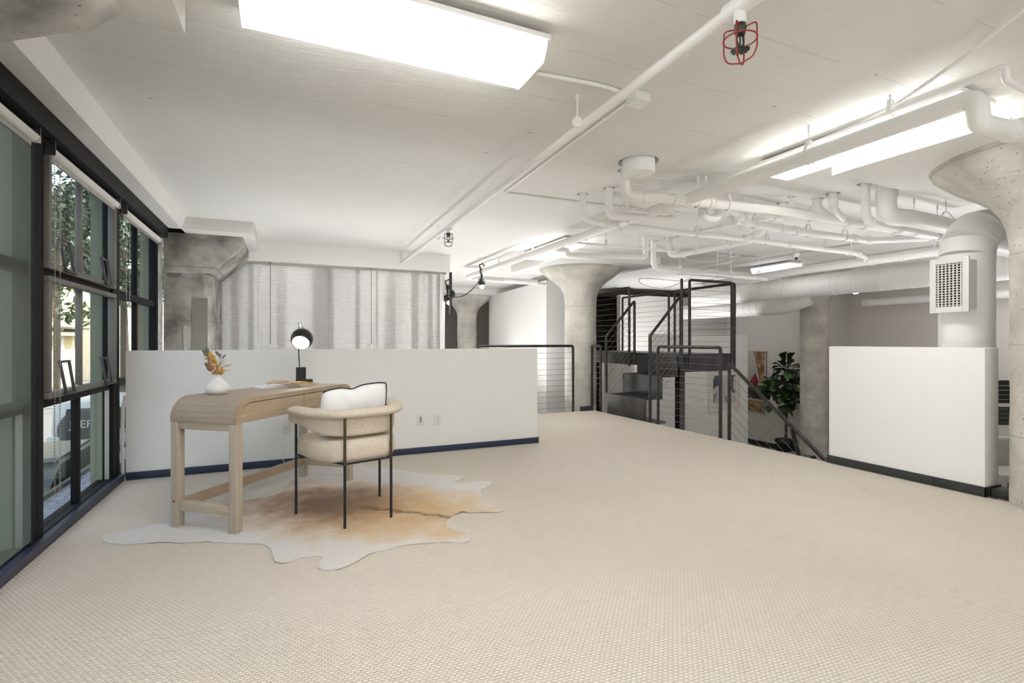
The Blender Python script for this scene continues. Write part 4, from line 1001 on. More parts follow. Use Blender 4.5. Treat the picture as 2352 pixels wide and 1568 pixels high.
# stairs down along the mezzanine edge
ds = thing('descending_stairs', 'dark stairs descending along the carpet edge toward the lower level', 'stairs', (5.2, 3.8, LOW))
for k in range(5):
    MB().box(4.84, 5.6, 4.20-.27*k-.28, 4.20-.27*k, -.2-.2*k-.03, -.2-.2*k).build('tread', ST, ds)
# stair rails
for (yy, lab, y2) in ((6.75, 'left', 6.72), (5.69, 'right', 5.68)):
    zb = .31 if lab == 'left' else 0.0
    t = thing('stair_railing', '%s sloping stair railing rising to the landing' % lab, 'railing', (4.67, yy, zb))
    MB().tube(fillet([(4.67, yy, zb-(0 if lab == 'left' else .2)), (4.67, yy, 1.20), (5.22, yy, 1.78), (5.22, yy, .76)], .03, 5), RR, 14).build('rail_tube', M['steel_dark'], t, smooth=True)
    for k in range(9):
        z = 1.07-k*.105; z2 = 1.65-k*.105
        x2, zz2 = 5.22, z2
        MB().tube([(4.67, yy, z), (x2, yy, zz2)], .0024, 6).build('cable', M['cable_steel'], t)
    stb = MB()
    for k in range(9): stb.tube([(4.67-RR-.006, yy, 1.07-k*.105), (4.67-RR+.004, yy, 1.07-k*.105)], .006, 6)
    for k in range(9): stb.tube([(5.22+RR-.004, yy, 1.65-k*.105), (5.22+RR+.006, yy, 1.65-k*.105)], .006, 6)
    stb.build('cable_end', M['cable_steel'], t)
# landing rails
ZT = 2.0; ZL = .72
railing('landing_railing', 'landing railing on the far side toward the back wall',
        [(6.24, 8.45, ZL), (6.24, 8.45, ZT), (6.24, 7.10, ZT), (6.24, 7.10, ZL)], [(6.24, 8.45, .94), (6.24, 7.10, .94)], 10, 0, .09, .092)
railing('landing_railing', 'landing railing on the far side nearer the big duct',
        [(6.24, 6.95, ZL), (6.24, 6.95, ZT), (6.24, 5.66, ZT), (6.24, 5.66, ZL)], [(6.24, 6.95, .94), (6.24, 5.66, .94)], 10, 0, .09, .092)
railing('landing_railing', 'landing railing at the near right end of the platform, highest in view',
        [(5.30, 5.60, ZL), (5.30, 5.60, ZT), (6.12, 5.60, ZT), (6.12, 5.60, ZL)], [(5.30, 5.60, .94), (6.12, 5.60, .94)], 10, 0, .09, .092)
tag(MB().tube([(5.19, 5.64, ZL), (5.19, 5.64, ZT)], RR, 14).ball((5.19, 5.64, ZT), RR, 14, 6).build('rail_post', M['steel_dark'], smooth=True), 'single free steel post at the top of the right stair railing', 'post')
railing('landing_railing', 'landing railing on the near side running behind the round column',
        [(5.17, 8.75, ZL), (5.17, 8.75, ZT), (5.17, 6.82, ZT), (5.17, 6.82, ZL)], [(5.17, 8.75, .94), (5.17, 6.82, .94)], 10, 0, .09, .092)
# ledger bracket by the column
tag(MB().box(4.36, 4.60, 7.02, 7.035, -.02, .075).box(4.36, 4.60, 7.0, 7.02, -.0, .004).build('steel_bracket', M['charcoal'], bevel=.002), 'small dark steel bracket at the foot of the column on the carpet edge', 'bracket')
tag(MB().box(4.66, 4.80, 1.84, 1.935, .0, .06).box(4.80, 4.87, 1.83, 1.90, .0, .10).build('kerb_bracket', M['charcoal'], bevel=.003), 'small dark bracket between the right half wall and the nearest column', 'bracket')

# ------------------------------------------------------------------ lower level things
# framed print on the white partition
c1 = pY(1627, 848, 8.345); c2 = pY(1698, 940, 8.345)
x0, x1, z1, z0 = c1.x, c2.x, c1.z, c2.z; Y = 8.349
t = thing('framed_print', 'framed abstract print in dark grey shapes on the white partition', 'picture', ((x0+x1)/2, Y, z0))
MB().box(x0, x1, Y-.03, Y-.012, z0, z0+.02).box(x0, x1, Y-.03, Y-.012, z1-.02, z1).box(x0, x0+.02, Y-.03, Y-.012, z0+.02, z1-.02).box(x1-.02, x1, Y-.03, Y-.012, z0+.02, z1-.02).build('frame', M['art_mat'], t)
MB().box(x0+.002, x1-.002, Y-.012, Y-.001, z0+.002, z1-.002).build('backing', M['art_mat'], t)
ix0, ix1, iz0, iz1 = x0+.13, x1-.12, z0+.17, z1-.14; yy = Y-.014
iw, ih = ix1-ix0, iz1-iz0
MB().box(ix0, ix1, yy-.001, yy+.0015, iz0, iz1).build('sheet', mat('print_pale', (.55, .52, .50), .8), t)
def shp(pts, m, k): MB().prism([(ix0+u*iw, iz0+v*ih) for u, v in pts], 'y', yy-.002-.0004*k, yy-.0011-.0004*k).build('print_shape', m, t)
dkm = mat('print_dark', (.075, .08, .10), .8); mgm = mat('print_mid', (.26, .24, .24), .8)
shp([(0, .45), (.05, .55), (.32, .72), (.34, 1), (.08, 1), (0, .8)], dkm, 1)
shp([(0, .3), (.18, .45), (.1, .1), (0, 0)], mgm, 2)
shp([(.62, .75), (.72, 1), (1, 1), (.88, .9), (.88, .45), (.98, .38), (.85, .35), (.78, .5), (.8, .7)], dkm, 3)
shp([(.55, 0), (.5, .28), (.62, .2), (.8, .12), (.82, 0)], mgm, 4)
lnm = mat('print_line', (.30, .22, .20), .8)
ln_ = MB()
for k in range(7):
    ln_.tube([(ix0+iw*(.40+.10*math.sin(q_*.9+k)), yy-.004, iz0+ih*(.3+.06*k+.02*q_)) for q_ in range(5)], .002, 5)
ln_.build('print_lines', lnm, t)

# far painting
PXf = 11.385
c1 = pX(1690, 806, PXf); c2 = pX(1761, 946, PXf)
ya_, yb_ = c2.y, c1.y; z1 = pX(1725, 806, PXf).z; z0 = pX(1725, 944, PXf).z
t = thing('abstract_painting', 'large abstract painting with red and brown strokes on the far wall behind the fig tree', 'painting', (PXf, (ya_+yb_)/2, z0))
MB().box(PXf-.04, PXf-.001, ya_, yb_, z0, z1).build('canvas', mat('paint_ground', (.44, .41, .38), .8), t)
def ps(pts, m, k): MB().prism([(yb_-(yb_-ya_)*u, z0+(z1-z0)*v) for u, v in pts], 'x', PXf-.0415-.0006*k, PXf-.0405-.0006*k).build('paint_shape', m, t)
ps([(.62, 1), (.98, 1), (.95, .45), (.80, .55), (.72, .8)], mat('paint_umber', (.16, .09, .045), .7, noise_mix=((.45, .30, .15), 9, .45, .6)), 1)
ps([(.45, .44), (.68, .64), (.8, .5), (.66, .40)], mat('paint_red', (.30, .02, .02), .6), 2)
ps([(.40, .22), (.45, .40), (.75, .52), (.98, .40), (.98, .22)], mat('paint_black', (.03, .022, .02), .6, noise_mix=((.12, .03, .03), 8, .5, .6)), 3)
ps([(.42, .02), (.40, .2), (.98, .18), (.98, 0)], mat('paint_straw', (.28, .19, .09), .7, noise_mix=((.10, .06, .03), 12, .45, .6)), 4)
ps([(.74, .40), (.78, .52), (.94, .54), (.88, .34)], mat('paint_cream', (.50, .40, .25), .7), 5)

# fiddle leaf fig
fx_, fy_ = 10.55, 8.72
fp = pT(1805, 1000, 12.0); fx_, fy_ = fp.x, fp.y
t = thing('potted_fig_tree', 'fiddle-leaf fig tree in a black faceted pot before the far wall', 'plant', (fx_, fy_, LOW))
MB().lathe([(LOW, .17), (LOW+.35, .24), (LOW+.42, .22), (LOW+.40, .19)], (fx_, fy_, 0), 6).build('pot', M['pot_black'], t)
tr = MB().tube([(fx_, fy_, LOW+.38), (fx_+.02, fy_, -.5), (fx_-.03, fy_+.02, 0), (fx_+.01, fy_, .42)], [.035, .03, .022, .012], 8)
tr.tube([(fx_+.02, fy_, -.55), (fx_+.12, fy_-.1, -.1), (fx_+.08, fy_-.1, .2)], [.02, .015, .008], 6)
tr.build('trunk', M['bark'], t, smooth=True)
def leaf_mesh(name, L_, W_, m):
    vs = []; fs = []; n_ = 7
    prof_ = [.05, .5, .62, .7, .95, 1.0, .72, .02]
    for i in range(n_+1):
        f = i/n_; wd = W_*prof_[i]; x = L_*f; zc = .16*L_*math.sin(PI*f)
        vs += [(x, -wd/2, zc+wd*.18), (x, 0, zc), (x, wd/2, zc+wd*.18)]
    for i in range(n_):
        for k in (0, 1): a = i*3+k; fs.append((a, a+3, a+4, a+1))
    me = bpy.data.meshes.new(name); me.from_pydata(vs, [], fs); me.materials.append(m)
    for q_ in me.polygons: q_.use_smooth = True
    return me
lm = [leaf_mesh('leaf', .26, .17, M['leaf_dark']), leaf_mesh('leaf', .26, .18, M['leaf_light'])]
rnd = random.Random(3)
clumps = [((0, 0, .50), .26, 26), ((-.30, .1, -.02), .24, 22), ((.26, -.12, .06), .26, 24), ((.03, 0, -.30), .28, 28), ((-.10, .05, .12), .22, 12), ((-.22, 0, -.38), .2, 14), ((.28, 0, -.28), .2, 12)]
for (cx, cy, cz_), rad, cnt in clumps:
    for k in range(cnt):
        th = rnd.uniform(0, 2*PI); ph = rnd.uniform(-.9, 1.1)
        side = Vector((SN, CS, 0)); rgt = Vector((CS, -SN, 0))
        base = Vector((fx_, fy_, 0))+rgt*cx+side*cy
        d = Vector((math.cos(th)*math.cos(ph), math.sin(th)*math.cos(ph), math.sin(ph)))
        o = bpy.data.objects.new('leaf', lm[1] if rnd.random() < .22 else lm[0]); COL.objects.link(o); o.parent = t
        pos = Vector((base.x, base.y, cz_))+d*rad*rnd.uniform(.15, .75)
        o.location = pos-t.location
        o.rotation_mode = 'QUATERNION'; o.rotation_quaternion = d.to_track_quat('X', 'Z') @ Quaternion((1, 0, 0), rnd.uniform(-.8, .8))
        s_ = rnd.uniform(.8, 1.15); o.scale = (s_, s_, s_)
# downlight on the underside of a soffit
dl = pT(1965, 673, 9.7)
struct(MB().box(9.35, 11.4, 2.0, 6.6, 2.06, 2.14).build('ceiling_soffit', M['grey_wall']), 'lowered soffit by the far wall') if False else None
t = thing('downlight', 'small round lit downlight under the big spiral duct', 'ceiling light', tuple(dl))
MB().lathe([(dl.z+.005, .05), (dl.z+.03, .05), (CEIL-.001, .045)], (dl.x, dl.y, 0), 20).build('can', M['pipe_white'], t, smooth=True)
MB().lathe([(dl.z-.012, .03), (dl.z+.0045, .052)], (dl.x, dl.y, 0), 20).build('bulb', M['bulb'], t, smooth=True)
# dark desk and chair glimpsed beyond the near column gap
g0 = pT(2301, 873, 6.6)
t = thing('wire_rack', 'black wire rack seen in the gap between right half wall and nearest column', 'rack', (g0.x, g0.y, LOW))
rg = Vector((CS, -SN, 0)); dp = Vector((SN, CS, 0)); bz = pT(2301, 975, 6.6).z
for s0 in (-.15, .25):
    a_ = g0+rg*s0
    MB().tube([(a_.x, a_.y, LOW), (a_.x, a_.y, g0.z)], .012, 8).build('leg', M['black_matte'], t)
MB().beam(g0+rg*-.15+dp*.12+Vector((0, 0, -.16)), g0+rg*.25+dp*.12+Vector((0, 0, -.16)), .02, .30).build('panel', M['black_matte'], t)
MB().beam(g0+rg*-.15+dp*.13+Vector((0, 0, -.48)), g0+rg*.25+dp*.13+Vector((0, 0, -.48)), .02, .24).build('panel', M['charcoal'], t)
for k in range(9):
    zz = g0.z-.07-k*.06; MB().tube([Vector((0, 0, zz-g0.z))+g0-rg*.15, Vector((0, 0, zz-g0.z))+g0+rg*.25], .003, 6).build('wire', M['cable_steel'], t)
s0 = pT(2303, 1060, 7.0)
t = thing('grey_armchair', 'grey upholstered seat glimpsed below the wire rack', 'chair', (s0.x, s0.y, LOW))
MB().beam(s0-rg*.3+Vector((0, 0, -.35)), s0+rg*.4+Vector((0, 0, -.35)), .6, .5).build('seat', M['sofa_grey'], t, bevel=.05)
MB().beam(s0-rg*.3+dp*.26+Vector((0, 0, .05)), s0+rg*.4+dp*.26+Vector((0, 0, .05)), .14, .5).build('backrest', M['sofa_grey'], t, bevel=.05)
MB().beam(s0-rg*.2+Vector((0, 0, -.8)), s0+rg*.3+Vector((0, 0, -.8)), .4, abs(LOW-(s0.z-.6))-.0).build('base', M['black_matte'], t) if False else None
for u_ in (-.22, .32):
    for v_ in (-.22, .22):
        q_ = s0+rg*u_+dp*v_; MB().tube([(q_.x, q_.y, LOW), (q_.x, q_.y, s0.z-.55)], .015, 8).build('leg', M['black_matte'], t)

# ================================================================== FOREGROUND
# ------------------------------------------------------------------ cowhide rug
zoomp = [(10,495),(40,480),(110,455),(200,440),(260,430),(300,416),(340,412),(390,392),(450,362),(500,345),(600,322),(700,303),(820,280),(880,268),(940,260),(1000,245),(1040,228),(1080,200),(1095,170),(1150,142),(1220,120),(1290,104),(1340,92),(1400,74),(1480,66),(1560,92),(1640,98),(1720,98),(1820,115),(1900,132),(1960,124),(2020,130),(2085,140),(2088,148),(2060,160),(2035,170),(2080,180),(2150,168),(2240,166),(2260,180),(2230,197),(2192,212),(2186,235),(2210,270),(2250,300),(2310,318),(2316,335),(2290,343),(2200,343),(2130,345),(2080,342),(2040,358),(2000,380),(1980,398),(1990,425),(2040,448),(2100,468),(2132,490),(2125,510),(2080,520),(1980,515),(1900,520),(1780,528),(1710,540),(1640,560),(1580,572),(1540,588),(1500,612),(1450,640),(1420,655),(1380,670),(1330,678),(1280,676),(1252,664),(1258,640),(1270,618),(1276,600),(1240,596),(1200,600),(1160,603),(1130,612),(1090,630),(1050,638),(1010,632),(995,610),(988,570),(975,548),(935,527),(870,524),(800,520),(740,520),(690,515),(650,518),(620,512),(560,515),(450,520),(400,516),(340,518),(230,522),(180,526),(130,528),(60,522),(20,515)]
rp = [pz(230+x/2.502, 1040+y/2.502, 0) for x, y in zoomp]
out2 = [Vector((p.x, p.y)) for p in rp]
def inside(pt):
    c = False; j = len(out2)-1
    for i in range(len(out2)):
        if (out2[i].y > pt.y) != (out2[j].y > pt.y) and pt.x < (out2[j].x-out2[i].x)*(pt.y-out2[i].y)/(out2[j].y-out2[i].y)+out2[i].x: c = not c
        j = i
    return c
def edged(pt):
    best = 9
    for i in range(len(out2)):
        a_, b_ = out2[i-1], out2[i]; ab = b_-a_; s_ = max(0, min(1, (pt-a_).dot(ab)/max(ab.length_squared, 1e-9))); best = min(best, (a_+ab*s_-pt).length)
    return best
gp = []
x0 = min(p.x for p in out2); x1 = max(p.x for p in out2); y0 = min(p.y for p in out2); y1 = max(p.y for p in out2)
x = x0
while x < x1:
    y = y0
    while y < y1:
        q_ = Vector((x+random.uniform(-.006, .006), y+random.uniform(-.006, .006)))
        if inside(q_) and edged(q_) > .012: gp.append(q_)
        y += .032
    x += .032
n_ = len(out2)
res = delaunay_2d_cdt(out2+gp, [(i, (i+1) % n_) for i in range(n_)], [list(range(n_))], 1, 1e-5)
mb = MB(); vs = []
legxy = [(.074, 3.579), (.336, 3.182), (.627, 3.26), (.635, 3.74), (-.588, 3.62), (-.248, 3.37), (.155, 4.5), (.486, 4.28)]
for v in res[0]:
    e = edged(Vector(v)); wv = noise.noise(Vector((v[0]*5, v[1]*5, 0)))*.005+noise.noise(Vector((v[0]*14, v[1]*3, 3)))*.0035
    k = min([1]+[math.hypot(v[0]-a_, v[1]-b_)/.10 for a_, b_ in legxy])
    lift = max(0, .06-e)/.06*max(0, noise.noise(Vector((v[0]*9, v[1]*9, 7))))*.018
    vs.append((v[0], v[1], .006+(wv+lift)*max(0, min(1, k-.3))))
top = len(vs)
bot = [(x, y, max(.0012, z-.005)) for x, y, z in vs]
fs = [tuple(f) for f in res[2]]
mb.add(vs+bot, fs+[tuple(i+top for i in reversed(f)) for f in fs])
from collections import Counter
ec = Counter()
for f in fs:
    for i in range(len(f)): ec[tuple(sorted((f[i], f[(i+1) % len(f)])))] += 1
o_ = len(mb.v)
for (a_, b_), c_ in ec.items():
    if c_ == 1: mb.f.append((a_, b_, b_+top, a_+top))
def cowhide():
    m = mat('cowhide', (.6, .58, .55), .7, spec=.25); nt = m.node_tree; b = nt.nodes['Principled BSDF']; L = nt.links.new
    tc = nt.nodes.new('ShaderNodeTexCoord')
    s0_ = pz(230+1080/2.502, 1040+262/2.502, 0); s1_ = pz(230+2010/2.502, 1040+375/2.502, 0)
    ang = math.atan2(s1_.y-s0_.y, s1_.x-s0_.x); ln = (s1_-s0_).length; c_ = (s0_+s1_)/2
    mp = nt.nodes.new('ShaderNodeMapping'); mp.vector_type = 'TEXTURE'; mp.inputs['Location'].default_value = (c_.x, c_.y, 0); mp.inputs['Rotation'].default_value = (0, 0, ang)
    L(tc.outputs['Object'], mp.inputs[0])
    nz = nt.nodes.new('ShaderNodeTexNoise'); nz.inputs['Scale'].default_value = 4.5; nz.inputs['Detail'].default_value = 9; nz.inputs['Roughness'].default_value = .62; L(mp.outputs[0], nz.inputs[0])
    sx = nt.nodes.new('ShaderNodeSeparateXYZ'); L(mp.outputs[0], sx.inputs[0])
    def mth(op, a, bb=None, cc=None):
        n = nt.nodes.new('ShaderNodeMath'); n.operation = op
        for i, v in enumerate((a, bb, cc)):
            if v is None: continue
            if isinstance(v, (int, float)): n.inputs[i].default_value = v
            else: L(v, n.inputs[i])
        return n.outputs[0]
    ex = mth('DIVIDE', mth('ADD', sx.outputs['X'], .10), 1.25); ey = mth('DIVIDE', sx.outputs['Y'], .66)
    d = mth('SQRT', mth('ADD', mth('MULTIPLY', ex, ex), mth('MULTIPLY', ey, ey)))
    dn_ = mth('ADD', d, mth('MULTIPLY', mth('SUBTRACT', nz.outputs['Fac'], .5), 1.15))
    cr = nt.nodes.new('ShaderNodeValToRGB'); e = cr.color_ramp.elements
    e[0].position = .25; e[0].color = (.24, .155, .105, 1); e[1].position = 1.0; e[1].color = (.63, .61, .595, 1)
    q1 = e.new(.55); q1.color = (.46, .34, .25, 1); q2 = e.new(.80); q2.color = (.62, .54, .46, 1)
    L(dn_, cr.inputs[0])
    # reddish gold toward the tail
    cr2 = nt.nodes.new('ShaderNodeValToRGB'); f = cr2.color_ramp.elements
    f[0].position = .25; f[0].color = (.50, .32, .16, 1); f[1].position = 1.0; f[1].color = (.63, .60, .565, 1); g_ = f.new(.7); g_.color = (.60, .46, .31, 1)
    L(dn_, cr2.inputs[0])
    mx = nt.nodes.new('ShaderNodeMixRGB'); mm = nt.nodes.new('ShaderNodeMapRange'); mm.inputs[1].default_value = -.25; mm.inputs[2].default_value = .3
    L(sx.outputs['X'], mm.inputs[0]); L(mm.outputs[0], mx.inputs[0]); L(cr.outputs[0], mx.inputs[1]); L(cr2.outputs[0], mx.inputs[2])
    # dark spine stripe
    n3 = nt.nodes.new('ShaderNodeTexNoise'); n3.inputs['Scale'].default_value = 12; n3.inputs['Detail'].default_value = 5; L(mp.outputs[0], n3.inputs[0])
    sy = mth('ABSOLUTE', mth('ADD', sx.outputs['Y'], mth('MULTIPLY', mth('SUBTRACT', n3.outputs['Fac'], .5), .14)))
    st = nt.nodes.new('ShaderNodeMapRange'); st.inputs[1].default_value = .0; st.inputs[2].default_value = .034; st.inputs[3].default_value = .75; st.inputs[4].default_value = 0; L(sy, st.inputs[0])
    sxr = nt.nodes.new('ShaderNodeMapRange'); sxr.inputs[1].default_value = -.15; sxr.inputs[2].default_value = .12; L(sx.outputs['X'], sxr.inputs[0])
    se = mth('LESS_THAN', sx.outputs['X'], ln/2)
    fac = mth('MULTIPLY', mth('MULTIPLY', st.outputs[0], sxr.outputs[0]), se)
    m2 = nt.nodes.new('ShaderNodeMixRGB'); m2.inputs[2].default_value = (.07, .055, .045, 1); L(fac, m2.inputs[0]); L(mx.outputs[0], m2.inputs[1]); L(m2.outputs[0], b.inputs['Base Color'])
    mp2 = nt.nodes.new('ShaderNodeMapping'); mp2.inputs['Scale'].default_value = (40, 180, 1); L(mp.outputs[0], mp2.inputs[0])
    n4 = nt.nodes.new('ShaderNodeTexNoise'); n4.inputs['Scale'].default_value = 1; n4.inputs['Detail'].default_value = 4; L(mp2.outputs[0], n4.inputs[0])
    bp = nt.nodes.new('ShaderNodeBump'); bp.inputs['Strength'].default_value = .3; bp.inputs['Distance'].default_value = .003; L(n4.outputs['Fac'], bp.inputs['Height']); L(bp.outputs[0], b.inputs['Normal'])
cowhide()
tag(mb.build('cowhide_rug', M['cowhide'], smooth=True), 'brown and white cowhide rug spread on the beige carpet under desk and chair', 'rug')

# ------------------------------------------------------------------ desk
DANG = math.atan2(.78, .626)
d1 = Vector((math.cos(DANG), math.sin(DANG), 0)); dperp = Vector((-d1.y, d1.x, 0))
DL, DW = 1.225, .475; DTOP = .785; DBOT = .64
B_ = Vector((-.248, 3.34, 0))
dc = B_+d1*DL/2+dperp*DW/2
RZ = .006
desk = thing('writing_desk', 'oak writing desk with waterfall ends and two drawers on the cowhide rug', 'desk', (dc.x, dc.y, RZ), DANG)
TP = DTOP-RZ; BT = DBOT-RZ; hl, hw = DL/2, DW/2; R = .128
def arch(off):
    pts = [(-hl+off, BT)]
    r = R-off
    for k in range(13):
        a = PI-PI/2*k/12; pts.append((-hl+off+r+r*math.cos(a), TP-off-r+r*math.sin(a)))
    for k in range(13):
        a = PI/2-PI/2*k/12; pts.append((hl-off-r+r*math.cos(a), TP-off-r+r*math.sin(a)))
    pts.append((hl-off, BT)); return pts
outer = arch(0); inner = arch(.028)
mb = MB(); n_ = len(outer)
for ya_, yb_ in ((-hw, hw),):
    vs = [(x, y, z) for y in (ya_, yb_) for x, z in outer+inner]; N2 = 2*n_
    fs = []
    for i in range(n_-1):
        fs += [(i, i+1, N2+i+1, N2+i), (n_+i+1, n_+i, N2+n_+i, N2+n_+i+1), (i+1, i, n_+i, n_+i+1), (N2+i, N2+i+1, N2+n_+i+1, N2+n_+i)]
    fs += [(0, N2, N2+n_, n_), (n_-1, n_*2-1, N2+2*n_-1, N2+n_-1)]
    mb.add(vs, fs)
mb.build('top_shell', M['oak_top'], desk, smooth=True, auto=35)
ins = arch(.0285)
MB().prism(ins, 'y', -hw+.015, hw-.004).build('case', M['dark_brown'], desk)
# edge band, seen as a lighter strip with a seam
def band(y0_, y1_):
    a_ = arch(-.0008); b_ = arch(.027); mbb = MB(); n = len(a_)
    vs = [(x, y, z) for y in (y0_, y1_) for x, z in a_+b_]; N2 = 2*n; fs = []
    for i in range(n-1):
        fs += [(i, i+1, N2+i+1, N2+i), (n+i+1, n+i, N2+n+i, N2+n+i+1), (i+1, i, n+i, n+i+1), (N2+i, N2+i+1, N2+n+i+1, N2+n+i)]
    fs += [(0, N2, N2+n, n), (n-1, n*2-1, N2+2*n-1, N2+n-1)]
    mbb.add(vs, fs); return mbb
band(-hw-.0015, -hw+.022).build('edge_band', M['oak_long'], desk, smooth=True, auto=35)
band(hw-.022, hw+.0015).build('edge_band', M['oak_long'], desk, smooth=True, auto=35)
for sgn in (-1, 1):
    a_ = arch(.032); pts = [(x, z) for x, z in a_ if x*sgn > .003]
    pts = pts+[(.003*sgn, BT+.0), ] if sgn < 0 else [(.003, BT)]+pts
    if sgn < 0: pts = [(x, z) for x, z in a_ if x < -.003]+[(-.003, TP-.032), (-.003, BT)]
    else: pts = [(.003, BT), (.003, TP-.032)]+[(x, z) for x, z in a_ if x > .003]
    MB().prism(pts, 'y', -hw+.002, -hw+.0145).build('drawer', M['oak_long'], desk, bevel=.0015)
LW = .052
for sx_ in (-1, 1):
    for sy_ in (-1, 1):
        xx = sx_*(hl-LW/2); yy = sy_*(hw-LW/2)
        lg = MB().box(xx-LW/2, xx+LW/2, yy-LW/2, yy+LW/2, .001, BT-.001).build('leg', M['oak_leg'], desk, bevel=.003)
        if sx_ < 0 and sy_ > 0: MB().lathe([(xx-LW/2-.0015, .007), (xx-LW/2+.0, .007)], (0, yy, .155), 12, axis='x').build('plug', M['dark_brown'], lg)
        if sx_ < 0 and sy_ > 0: pass
    xx = sx_*(hl-LW/2)
    MB().box(xx-.018, xx+.018, -hw+LW+.0005, hw-LW-.0005, BT-.045, BT-.001).build('rail', M['oak_short'], desk, bevel=.002)
    MB().box(xx-.02, xx+.02, -hw+LW+.0005, hw-LW-.0005, .10, .158).build('stretcher', M['oak_short'], desk, bevel=.002)
MB().box(-hl+LW+.0005, hl-LW-.0005, hw-LW*.5-.02, hw-LW*.5+.02, .10, .158).build('stretcher', M['oak_long'], desk, bevel=.002)

# ------------------------------------------------------------------ chair
cc_ = Vector((.418, 3.44, 0)); f_ = Vector((-.125, .44, 0)).normalized(); CANG = math.atan2(f_.y, f_.x)-PI/2
chair = thing('barrel_chair', 'beige boucle barrel chair on thin black legs facing the desk', 'chair', (cc_.x, cc_.y, RZ), CANG)
BOU = M['boucle']
def rounded_poly(pts, radii, n=6):
    res = []
    N = len(pts)
    for i in range(N):
        a_, b_, c_ = Vector(pts[i-1]), Vector(pts[i]), Vector(pts[(i+1) % N]); r = radii[i]
        p = b_+(a_-b_).normalized()*r; q_ = b_+(c_-b_).normalized()*r
        for k in range(n+1):
            s_ = k/n; res.append(p*(1-s_)**2+b_*2*s_*(1-s_)+q_*s_*s_)
    return [(p.x, p.y) for p in res]
def cushion(outline, z0, z1, rr, crown=.01, rows=5):
    """soft pad from an outline: rounded vertical edges"""
    n = len(outline); c = Vector((sum(p[0] for p in outline)/n, sum(p[1] for p in outline)/n))
    rings = []
    for k in range(rows+1):
        a = PI/2*k/rows; rings.append((rr*(1-math.cos(PI/2-a)) if False else rr*(1-math.sin(a)), z0+rr*(1-math.cos(a))))
    for k in range(rows+1):
        a = PI/2*k/rows; rings.append((rr*(1-math.cos(a)), z1-rr*(1-math.sin(a))))
    mbb = MB(); vs = []
    P = [Vector(p) for p in outline]
    for ins_, z in rings:
        for i in range(n):
            t_ = (P[(i+1) % n]-P[i-1]).normalized(); nn = Vector((-t_.y, t_.x)); q_ = P[i]+nn*ins_; vs.append((q_.x, q_.y, z))
    m_ = len(rings)
    last = (m_-1)*n
    for f in (.6, .25):
        for i in range(n):
            b_ = Vector(vs[last+i][:2]); q_ = c+(b_-c)*f; vs.append((q_.x, q_.y, z1+crown*(1-f*f)))
    vs.append((c.x, c.y, z1+crown)); fs = []
    M_ = m_+2
    for k in range(M_-1):
        for i in range(n): j = (i+1) % n; fs.append((k*n+i, k*n+j, (k+1)*n+j, (k+1)*n+i))
    top_ = len(vs)-1
    for i in range(n): fs.append(((M_-1)*n+i, (M_-1)*n+(i+1) % n, top_))
    fs.append(tuple(range(n-1, -1, -1)))
    mbb.add(vs, fs); return mbb
seat_o = rounded_poly([(-.30, .265), (-.275, -.04), (-.17, -.23), (.17, -.23), (.275, -.04), (.30, .265)][::-1], [.10, .09, .09, .09, .09, .10], 5)
# ensure counter-clockwise so the inset goes inward
ar = sum(a_[0]*b_[1]-b_[0]*a_[1] for a_, b_ in zip(seat_o, seat_o[1:]+seat_o[:1]))
if ar < 0: seat_o = seat_o[::-1]
cushion(seat_o, .375, .515, .05, .02).build('seat', BOU, chair, smooth=True, auto=80)
bpth = fillet([(-.325, .25, 0), (-.275, -.03, 0), (-.165, -.195, 0), (.165, -.195, 0), (.275, -.03, 0), (.325, .25, 0)], .10, 6)
bp2 = [(p.x, p.y) for p in bpth]
# panel narrows toward the arm tips
mbp = MB(); prof0 = rrect(-.030, .032, 0, 1, .0, 1)
P = [Vector((x, y, 0)) for x, y in bp2]; nP = len(P); ringn = None; vs = []
for i in range(nP):
    t_ = (P[min(i+1, nP-1)]-P[max(i-1, 0)]).normalized(); nn = Vector((-t_.y, t_.x, 0)); f = i/(nP-1)
    zb_ = .535+.055*abs(2*f-1)**3; zt_ = .668
    prof = rrect(-.008, .052, zb_, zt_, .024, 4)
    for a_, z in prof: vs.append(P[i]+nn*a_*1.0+Vector((0, 0, z)))
    ringn = len(prof)
fs = [(i*ringn+k, i*ringn+(k+1) % ringn, (i+1)*ringn+(k+1) % ringn, (i+1)*ringn+k) for i in range(nP-1) for k in range(ringn)]
fs += [tuple(range(ringn-1, -1, -1)), tuple((nP-1)*ringn+k for k in range(ringn))]
mbp.add(vs, fs).build('backrest', BOU, chair, smooth=True, auto=80)
# padded rim roll with rounded ends
vs = []; seg = 16
rp_ = fillet([(-.325, .165, 0), (-.285, -.04, 0), (-.175, -.215, 0), (.175, -.215, 0), (.295, -.04, 0), (.370, .24, 0)], .10, 8)
ex = []
for i, p in enumerate(rp_): ex.append((p, 1.0))
def capend(p, dirv): return [(p+dirv*.038*math.sin(a), max(.05, math.cos(a))) for a in (.45, .85, 1.2, 1.5)]
d0 = (rp_[0]-rp_[1]).normalized(); dE = (rp_[-1]-rp_[-2]).normalized()
ex = [(q_, s_) for q_, s_ in reversed(capend(rp_[0], d0))]+ex+capend(rp_[-1], dE)
PP = [e_[0] for e_ in ex]; nE = len(PP)
for i, (p, s_) in enumerate(ex):
    t_ = (PP[min(i+1, nE-1)]-PP[max(i-1, 0)]).normalized(); nn = Vector((-t_.y, t_.x, 0))
    for k in range(seg):
        a_ = 2*PI*k/seg; vs.append(p+nn*(.012+.055*s_*math.cos(a_))+Vector((0, 0, .676+.029*s_*math.sin(a_)+.008*(1 if 0 else 0))))
